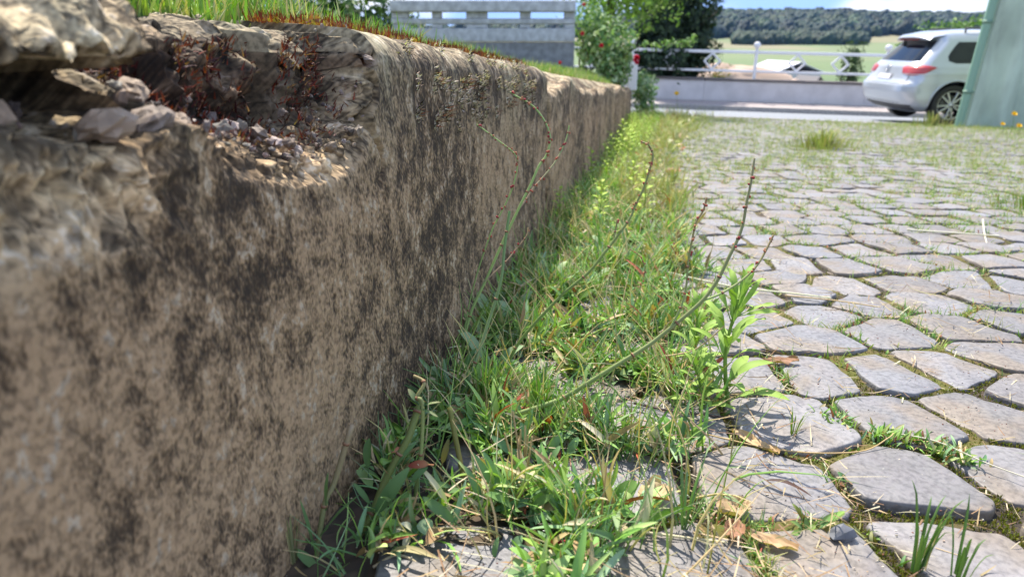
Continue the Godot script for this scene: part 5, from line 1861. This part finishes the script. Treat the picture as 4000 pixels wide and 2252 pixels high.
# ---------- ground cover along the wall, in the joints, and what lies about
func verge() -> void:
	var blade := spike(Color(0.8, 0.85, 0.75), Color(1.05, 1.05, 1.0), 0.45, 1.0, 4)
	var m := MB.new()
	leaf(m, [Vector3.ZERO, Vector3(0, 0.45, 0.12), Vector3(0, 0.8, 0.42), Vector3(0, 1.0, 0.7)], 0.30, Vector3(0, 0.5, -1).normalized(), Color(0.85, 0.9, 0.85), Color(1, 1, 1), 0.25, 0.1, 6)
	var lance := m.mesh(foliage)
	m = MB.new()
	leaf(m, [Vector3.ZERO, Vector3(0, 0.35, 0.3), Vector3(0, 0.5, 0.7), Vector3(0, 0.5, 1.0)], 0.62, Vector3(0, 1, -0.3).normalized(), Color(0.85, 0.9, 0.85), Color(1, 1, 1), 0.2, 0.3, 5)
	var roundish := m.mesh(foliage)
	var gw: Array[Transform3D] = []
	var gc := PackedColorArray()
	var lw: Array[Transform3D] = []
	var lc := PackedColorArray()
	var rw: Array[Transform3D] = []
	var rc := PackedColorArray()
	var greens := [Color(0.20, 0.37, 0.09), Color(0.28, 0.46, 0.10), Color(0.18, 0.32, 0.14), Color(0.38, 0.51, 0.19), Color(0.28, 0.42, 0.23)]
	for k in 54000:
		var s := 0.0
		var share := rng.randf()
		if share < 0.55: s = 0.62 + 1.5 * rng.randf()
		elif share < 0.8: s = rr(2.1, 4.2)
		else: s = rr(4.2, 13.6)
		var wide := path([[0.6, 0.36], [0.9, 0.44], [1.2, 0.50], [1.6, 0.56], [2.4, 0.56], [4.0, 0.55], [7.0, 0.75], [13.5, 1.5]], s)
		var q := wide * pow(rng.randf(), 0.85) * rr(0.8, 1.1)
		var at := W(s, q, 0.0)
		var dn := n1.get_noise_2d(at.x * 230.0, at.z * 230.0)
		var sort := n3.get_noise_2d(at.x * 200.0 + 400.0, at.z * 200.0)
		var thin := q / wide
		if s < 0.95:
			thin += 0.28 if q > 0.10 else 0.2
		if dn < -0.24 + 0.10 * sm(0.9, 1.3, s) * sm(4.0, 3.0, s) + thin * 0.45 or (thin > 0.5 and rng.randf() < (thin - 0.5) * 0.9):
			continue
		at.y = gy(at.x, -at.z) - 0.006
		if s < 0.84 and q < 0.19 and rng.randf() < 0.74:
			continue
		var far := 1.0 + 0.13 * s
		var kind := rng.randf() + sort * 0.9 + 0.13 * sm(0.9, 1.3, s) * sm(5.0, 3.0, s)
		var gone := rng.randf() < 0.26
		var lush := 0.8 + 0.9 * clampf(dn + 0.1, 0.0, 0.6)
		var col: Color = vary(greens[rng.randi() % 5], 0.25)
		if s > 3.0: col = col.lerp(Color(0.42, 0.54, 0.09), 0.65 * sm(3.0, 5.0, s) * sm(1.0, 0.2, thin))
		if s > 3.0 and thin > 0.45: col = col.lerp(Color(0.44, 0.38, 0.17), 0.6)
		if gone: col = vary([Color(0.58, 0.47, 0.27), Color(0.66, 0.58, 0.40), Color(0.40, 0.27, 0.14)][rng.randi() % 3], 0.2)
		if q < 0.025 or kind < 0.5 and s < 3.0 and rng.randf() < (0.65 if s < 0.88 and q < 0.2 else 0.36):
			continue
		if kind < 0.5:
			gw.append(stand(at, rr(0.03, 0.095) * lush * (0.9 + 0.12 * s), rr(0.0014, 0.0032) * far, 1.0))
			gc.append(col)
		elif kind < 0.84:
			var l := rr(0.022, 0.060) * lush * (0.9 + 0.10 * s)
			lw.append(stand(at + Vector3(0, rr(0.0, 0.02), 0), l, l * rr(0.30, 0.55), 1.15))
			lc.append(col if rng.randf() > 0.03 else vary(Color(0.36, 0.10, 0.06), 0.3))
		else:
			rw.append(stand(at + Vector3(0, rr(0.0, 0.022), 0), rr(0.014, 0.034) * (0.9 + 0.2 * s), rr(0.014, 0.034) * (0.9 + 0.2 * s), 0.7))
			rc.append(col * 1.05)
	# long arching stalks, green and dead, that rise out of the strip
	for k in 1250:
		var s := rr(0.7, 3.2) if k < 1050 else rr(3.0, 9.0)
		var q := 0.02 + 0.5 * pow(rng.randf(), 1.2)
		if n1.get_noise_2d(s * 260.0, q * 330.0) < -0.1 or (s < 0.85 and q < 0.2): continue
		var at := W(s, q, 0.0)
		at.y = gy(at.x, -at.z) - 0.006
		gw.append(stand(at, rr(0.08, 0.17) * (0.9 + 0.1 * s), rr(0.0013, 0.0026) * (1.0 + 0.1 * s), 0.75))
		gc.append(vary(Color(0.28, 0.42, 0.12) if k % 2 else Color(0.62, 0.50, 0.28), 0.25))
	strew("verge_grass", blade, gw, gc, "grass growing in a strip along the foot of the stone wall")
	strew("verge_leaves", lance, lw, lc, "small narrow weed leaves along the foot of the stone wall", "weeds")
	strew("verge_clover", roundish, rw, rc, "round leaved ground cover along the foot of the stone wall", "weeds")

	# plants in the joints
	gw = []
	gc = PackedColorArray()
	rw = []
	rc = PackedColorArray()
	var moss: Array[Transform3D] = []
	var mossc := PackedColorArray()
	for k in 190000:
		var d := 0.5 + 12.3 * pow(rng.randf(), 1.9)
		var x := rr(wall_x(d) + 0.1, minf(0.76 * d + 0.25, 10.0))
		if d > edge_d(x) - 0.1:
			continue
		var jt := joint(Vector2(x, d))
		var dens := n1.get_noise_2d(x * 95.0, d * 95.0) + 0.5 * n1.get_noise_2d(x * 30.0 + 50.0, d * 30.0)
		var lim := 0.010 + 0.024 * sm(1.4, 5.0, d) + 0.03 * sm(0.3, 0.7, dens) * sm(1.5, 3.0, d)
		if jt > lim:
			continue
		var at := P(x, gy(x, d) - 0.010, d)
		var far := 1.0 + 0.10 * d
		if d < 2.6 and dens < 0.22 and rng.randf() < 0.85:
			for e in 3:
				moss.append(stand(at + Vector3(rr(-0.004, 0.004), 0.001, rr(-0.004, 0.004)), rr(0.003, 0.0065), rr(0.0012, 0.0028), 0.9))
				mossc.append(vary(mixc(Color(0.20, 0.24, 0.025), Color(0.14, 0.10, 0.03), rng.randf() * 1.2 - 0.1), 0.3))
			continue
		if dens < -0.25 + 0.14 * sm(3.0, 1.3, d) or (d > 6.0 and rng.randf() < 0.3):
			continue
		var col: Color = vary(greens[rng.randi() % 4], 0.25).lerp(Color(0.52, 0.45, 0.22), 0.25 * sm(2.0, 6.0, d) + (0.7 if rng.randf() < 0.4 else 0.0))
		if rng.randf() < 0.55 or d > 5.0:
			gw.append(stand(at, rr(0.012, 0.040) * (0.8 + 0.13 * d), rr(0.0014, 0.0026) * far, 1.0))
			gc.append(col)
		else:
			rw.append(stand(at, rr(0.008, 0.017) * (0.9 + 0.1 * d), rr(0.008, 0.015) * (0.9 + 0.1 * d), 0.8))
			rc.append(col if rng.randf() > 0.12 else vary(Color(0.34, 0.10, 0.06), 0.3))
	# the thicker line of small leaves in the joint above the big front cobble
	var seam := [Vector2(0.505, 1.02), Vector2(0.53, 0.965), Vector2(0.58, 0.925), Vector2(0.62, 0.905), Vector2(0.655, 0.86)]
	for k in 430:
		var f := rng.randf() * 3.999
		var p: Vector2 = seam[int(f)].lerp(seam[int(f) + 1], f - int(f)) + Vector2(rr(-0.022, 0.022), rng.randfn(0.0, 0.011))
		if n1.get_noise_2d(p.x * 900.0, p.y * 900.0) < -0.12: continue
		rw.append(stand(P(p.x, gy(p.x, p.y) - 0.006, p.y), rr(0.010, 0.026), rr(0.010, 0.020), 0.9))
		rc.append(vary(greens[rng.randi() % 5] if rng.randf() > 0.2 else [Color(0.36, 0.14, 0.09), Color(0.55, 0.45, 0.27), Color(0.5, 0.40, 0.22)][rng.randi() % 3], 0.3))
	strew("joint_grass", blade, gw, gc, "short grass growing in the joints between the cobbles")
	strew("joint_leaves", lance, rw, rc, "tiny leafy weeds growing in the joints between the cobbles", "weeds")
	strew("joint_moss", spike(Color(0.75, 0.75, 0.7), Color(1.1, 1.1, 1.0), 0.3, 1.0, 2), moss, mossc, "yellow green moss filling the joints of the near cobbles", "moss")

	# the grassy margin at the road and in front of the green shed
	gw = []
	gc = PackedColorArray()
	for k in 9000:
		var x := rr(2.0, 9.5)
		var d := edge_d(x) - 0.16 - 1.5 * pow(rng.randf(), 1.5)
		var dens := n1.get_noise_2d(x * 26.0, d * 40.0) + 0.25 * sm(4.2, 2.4, x) + 0.3 * sm(6.8, 7.6, x)
		if dens < 0.12 + 0.1 * sm(0.2, 1.3, edge_d(x) - d):
			continue
		gw.append(stand(P(x, gy(x, d) - 0.01, d), rr(0.008, 0.025) * (0.8 + dens + 1.2 * sm(4.0, 2.6, x) + 1.2 * sm(6.6, 7.4, x)), rr(0.006, 0.012), 0.8))
		gc.append(vary([Color(0.40, 0.40, 0.15), Color(0.28, 0.34, 0.09), Color(0.46, 0.40, 0.2), Color(0.22, 0.31, 0.07)][rng.randi() % 4], 0.2))
	strew("margin_grass", blade, gw, gc, "dry yellow green grass along the roadside edge of the cobbled drive")

	# low weeds met again and again along the wall: each its own plant
	var first: Array[Node3D] = []
	var words := ["small sorrel rosette of narrow green leaves among the weeds along the wall foot", "broad leaved pale green seedling among the weeds along the wall foot", "bushy yellow green nettle growing at the far foot of the stone wall"]
	for v in 3:
		var t := thing(["sorrel_rosette", "broad_seedling", "nettle"][v], words[v], ["sorrel", "seedling", "nettle"][v], Vector3.ZERO, 0.0, ["sorrel rosettes along the wall foot", "broad leaved seedlings along the wall foot", "nettles at the far wall foot"][v])
		var n: int = [9, 7, 16][v]
		for k in n:
			var a := k * 2.4
			if v < 2:
				var l := rr(0.03, 0.06)
				lancet("leaf", t, Vector3(cos(a), 0, sin(a)) * 0.002, Vector3(cos(a) * l, rr(0.3, 1.1) * l, sin(a) * l), l * [0.2, 0.34][v], vary([Color(0.15, 0.27, 0.10), Color(0.25, 0.36, 0.2)][v], 0.15), vary([Color(0.2, 0.33, 0.1), Color(0.30, 0.42, 0.22)][v], 0.15), 0.15, v == 0)
			else:
				var y := 0.02 + 0.016 * k
				var l := 0.075 - 0.002 * k
				lancet("leaf", t, Vector3(0, y, 0), Vector3(cos(a) * l, y + 0.02, sin(a) * l), l * 0.5, vary(Color(0.36, 0.50, 0.07), 0.15), vary(Color(0.42, 0.55, 0.08), 0.15), 0.12, false, Vector3.UP)
		if v == 2:
			m = MB.new()
			tube(m, PackedVector3Array([Vector3.ZERO, Vector3(0.005, 0.15, 0), Vector3(0, 0.28, 0)]), 0.004, 0.002, 6, Color(0.2, 0.28, 0.06), Color(0.3, 0.4, 0.08))
			part("stem", m.mesh(foliage), t)
		first.append(t)
	for v in 3:
		for k in [34, 16, 48][v]:
			var s: float = [rr(0.72, 2.6), rr(1.1, 3.0), rr(2.6, 10.5)][v]
			var q := rr(0.03, 0.36)
			var p := W(s, q, 0.0)
			p.y = gy(p.x, -p.z) - 0.004
			if k == 0:
				first[v].position = p
			else:
				dup(first[v], p, rr(0, TAU), "", rr(0.75, 1.35) if v < 2 else rr(0.4, 0.8))

func litter() -> void:
	var pm := vc(0.7)
	# the dark angular pebble
	var m := MB.new()
	blob(m, Transform3D(Basis(Vector3.UP, 0.35).scaled(Vector3(1, 1, 1)) * Basis().scaled(Vector3(0.0175, 0.0105, 0.012)), P(0.385, -0.043, 0.683)), 0.55, 1.7, Color(0.06, 0.068, 0.08), Color(0.20, 0.21, 0.235), 7, 4, Vector3(4.0, 1.0, 2.0))
	solo("pebble", m.faceted().mesh(pm), "dark blue grey angular pebble lying in the mossy joint", "pebble")
	# dead leaves
	for q in [[0.183, 0.764, 0.027, 0.020, 0.9, Color(0.52, 0.39, 0.22), "crumpled pale tan dead leaf among the grass on the cobbles"], [0.274, 0.734, 0.022, 0.018, 0.4, Color(0.43, 0.31, 0.18), "crumpled orange tan dead leaf right of the pale one"], [0.300, 0.668, 0.027, 0.010, 2.6, Color(0.50, 0.34, 0.2), "curled tan leaf shred at the edge of the front cobble"], [0.262, 0.690, 0.018, 0.012, 1.2, Color(0.34, 0.18, 0.11), "small reddish brown leaf flake near the front cobble"], [1.041, 4.573, 0.055, 0.04, 0.2, Color(0.62, 0.38, 0.30), "large pinkish brown dry leaf on the cobbles far up the drive"], [0.52, 1.24, 0.035, 0.012, 0.1, Color(0.32, 0.18, 0.11), "rolled reddish brown leaf right behind the fleabane"], [0.36, 0.91, 0.04, 0.010, 2.2, Color(0.58, 0.40, 0.22), "twisted tan leaf strip right of the fleabane's foot"]]:
		m = MB.new()
		var at := P(q[0], gy(q[0], q[1]) + 0.004, q[1])
		var f := m.v.size()
		var n := 9
		for j in n:
			for k in n:
				var u := j / (n - 1.0) * 2.0 - 1.0
				var v := k / (n - 1.0) * 2.0 - 1.0
				var w := sqrt(maxf(1.0 - u * u * 0.9, 0.05)) * v
				var h: float = (0.35 * v * v + 0.75 * n1.get_noise_2d(u * 75.0 + q[0] * 900.0, v * 75.0) + 0.12 * u * u) * q[3]
				var r := Vector3(u * q[2], h + 0.15 * q[3], w * q[3]).rotated(Vector3.UP, q[4])
				m.p(at + r, vary(q[5], 0.10))
		for j in n - 1:
			for k in n - 1:
				m.quad(f + j * n + k, f + j * n + k + 1, f + (j + 1) * n + k + 1, f + (j + 1) * n + k)
		solo("dead_leaf", m.mesh(foliage), q[6], "leaf", "dead leaves on the cobbles")
	m = MB.new()
	leaf(m, [P(0.335, -0.050, 0.797), P(0.352, -0.044, 0.785), P(0.368, -0.046, 0.775), P(0.385, -0.052, 0.764)], 0.008, Vector3.UP, Color(0.07, 0.045, 0.04), Color(0.11, 0.06, 0.05), 0.6, 0.0)
	solo("dark_husk", m.mesh(foliage), "narrow dark brown seed husk lying on the front cobble", "husk")
	m = MB.new()
	tube(m, smooth_line([P(0.268, -0.035, 1.16), P(0.283, -0.052, 1.13), P(0.296, -0.065, 1.10)]), 0.0035, 0.0035, 8, Color(0.02, 0.022, 0.028), Color(0.02, 0.022, 0.028))
	solo("twig", m.mesh(pm), "short black twig leaning behind the thick sorrel stalk", "twig")
	m = MB.new()
	tube(m, smooth_line([P(0.20, -0.062, 1.03), P(0.26, -0.066, 1.01), P(0.33, -0.070, 1.0), P(0.36, -0.070, 0.99)]), 0.002, 0.0015, 6, Color(0.07, 0.04, 0.035), Color(0.06, 0.04, 0.04))
	solo("twig", m.mesh(pm), "thin dark brown twig lying across the cobble behind the fleabane", "twig")
	# long pale straws
	var straws := [
		[[P(-0.09, -0.06, 1.14), P(0.02, -0.055, 1.08), P(0.13, -0.066, 1.02), P(0.27, -0.062, 0.945), P(0.391, -0.060, 0.886), P(0.50, -0.062, 0.885), P(0.555, -0.055, 0.91), P(0.568, -0.052, 0.92)], 0.0014, Color(0.55, 0.40, 0.2), "long golden straw running across the cobbles in front of the fleabane"],
		[[P(0.585, -0.060, 0.93), P(0.623, -0.055, 0.901), P(0.66, -0.053, 0.84), P(0.70, -0.05, 0.79)], 0.0012, Color(0.66, 0.62, 0.52), "pale straw at the right edge across the wide joint"],
		[[P(0.40, -0.10, 1.86), P(0.579, -0.118, 1.774), P(0.729, -0.112, 1.697), P(0.80, -0.11, 1.66)], 0.003, Color(0.72, 0.70, 0.55), "broad bleached straw blade lying behind the thick stalk"],
		[[P(0.70, -0.118, 1.70), P(0.80, -0.112, 1.65), P(0.895, -0.112, 1.601)], 0.0022, Color(0.62, 0.47, 0.27), "tan straw crossing the bleached blade"],
		[[P(0.262, -0.02, 1.12), P(0.30, 0.02, 1.06), P(0.335, 0.075, 1.03)], 0.0018, Color(0.60, 0.47, 0.30), "bent dry stalk leaning up beside the fleabane"],
		[[P(0.08, -0.048, 0.71), P(0.16, -0.048, 0.69), P(0.25, -0.05, 0.675)], 0.0020, Color(0.68, 0.60, 0.42), "thick pale straw on the dark cobble at the bottom middle"],
		[[P(-0.14, -0.055, 0.69), P(-0.08, -0.05, 0.70), P(-0.02, -0.05, 0.69)], 0.0016, Color(0.50, 0.38, 0.16), "yellow straw lying level under the shaded leaves"],
		[[P(-0.155, -0.055, 0.64), P(-0.13, -0.045, 0.648), P(-0.105, -0.05, 0.64), P(-0.09, -0.065, 0.63)], 0.0020, Color(0.50, 0.42, 0.28), "arched dry blade at the bottom left under the big leaves"],
		[[P(0.15, -0.05, 0.72), P(0.19, -0.03, 0.71), P(0.235, -0.055, 0.68)], 0.0013, Color(0.45, 0.45, 0.28), "arching pale grass blade over the tan dead leaf"],
		[[P(0.66, -0.06, 0.905), P(0.645, -0.057, 0.88), P(0.628, -0.054, 0.845)], 0.0028, Color(0.64, 0.54, 0.32), "short broad straw lying across the joint at the right"],
		[[P(1.50, -0.18, 2.60), P(1.62, -0.17, 2.52), P(1.74, -0.16, 2.44)], 0.004, Color(0.72, 0.68, 0.58), "bleached straw pointing right on the cobbles half way up"],
		[[P(1.86, -0.17, 2.72), P(1.74, -0.17, 2.52), P(1.66, -0.17, 2.38)], 0.004, Color(0.68, 0.64, 0.54), "second bleached straw crossing the first half way up the drive"],
	]
	for q in straws:
		m = MB.new()
		tube(m, smooth_line(q[0], 6), q[1], q[1] * 0.6, 6, q[2] * 0.92, q[2] * 1.08)
		solo("straw", m.mesh(foliage), q[3], "straw", "straws lying on the cobbles")
	# the countless clippings of dry grass
	var where: Array[Transform3D] = []
	var tint := PackedColorArray()
	for k in 9000:
		var d := 0.55 + 4.5 * pow(rng.randf(), 2.0)
		var wide := 0.62 if d < 1.3 else 1.3
		var x := wall_x(d) + 0.04 + wide * pow(rng.randf(), 1.8)
		if k % 2 == 0:
			x = rr(wall_x(d), 0.75 * d + 0.1)
			if joint(Vector2(x, d)) > 0.016 and k % 34 != 0: continue
		elif n1.get_noise_2d(x * 120.0, d * 120.0) < -0.22: continue
		var h := rr(0.0, 0.006) if k % 2 == 0 else rr(0.002, 0.010) if rng.randf() < 0.4 else rr(0.008, 0.05)
		var b := Basis(Vector3.UP, rr(0, TAU)) * Basis(Vector3.RIGHT, PI / 2.0 + rr(-0.28, 0.28))
		var l := rr(0.008, 0.034) * (1.0 + 0.25 * d) if k % 2 == 0 else rr(0.012, 0.06) * (1.0 + 0.15 * d)
		if d < 0.95 and k % 2 and (rng.randf() < 0.45 or x - wall_x(d) < 0.15): continue
		where.append(Transform3D(b * Basis().scaled(Vector3(rr(0.0009, 0.0022) * (1.0 + 0.2 * d), l, l * rr(-1.0, 1.0))), P(x, gy(x, d) + h, d)))
		tint.append(vary([Color(0.48, 0.38, 0.23), Color(0.56, 0.49, 0.35), Color(0.32, 0.21, 0.12), Color(0.42, 0.34, 0.18), Color(0.24, 0.15, 0.09)][rng.randi() % 5], 0.2))
	strew("dry_clippings", spike(Color(0.9, 0.9, 0.9), Color(1.05, 1.05, 1.05), 0.22, 1.0, 3), where, tint, "loose dry grass clippings lying on the cobbles and the weeds", "straw")
	# crumbs of earth and leaf on the stones
	var crumb: Array[Transform3D] = []
	var crumbc := PackedColorArray()
	for k in 2600:
		var d := 0.52 + 1.6 * rng.randf()
		var x := rr(wall_x(d), 0.75 * d + 0.05)
		var s := rr(0.0003, 0.0011)
		crumb.append(Transform3D(Basis(Vector3(rr(-1, 1), 1, rr(-1, 1)).normalized(), rr(0, 6)).scaled(Vector3(s * rr(0.8, 2.2), s, s)), P(x, gy(x, d) + 0.002, d)))
		crumbc.append(vary([Color(0.5, 0.4, 0.28), Color(0.25, 0.10, 0.07), Color(0.08, 0.06, 0.05), Color(0.6, 0.55, 0.48)][rng.randi() % 4], 0.3))
	m = MB.new()
	blob(m, Transform3D(), 0.5, 1.0, Color(0.8, 0.8, 0.8), Color(1, 1, 1), 6, 4)
	strew("crumbs", m.mesh(pm), crumb, crumbc, "crumbs of earth and dry leaf scattered on the near cobbles", "debris")
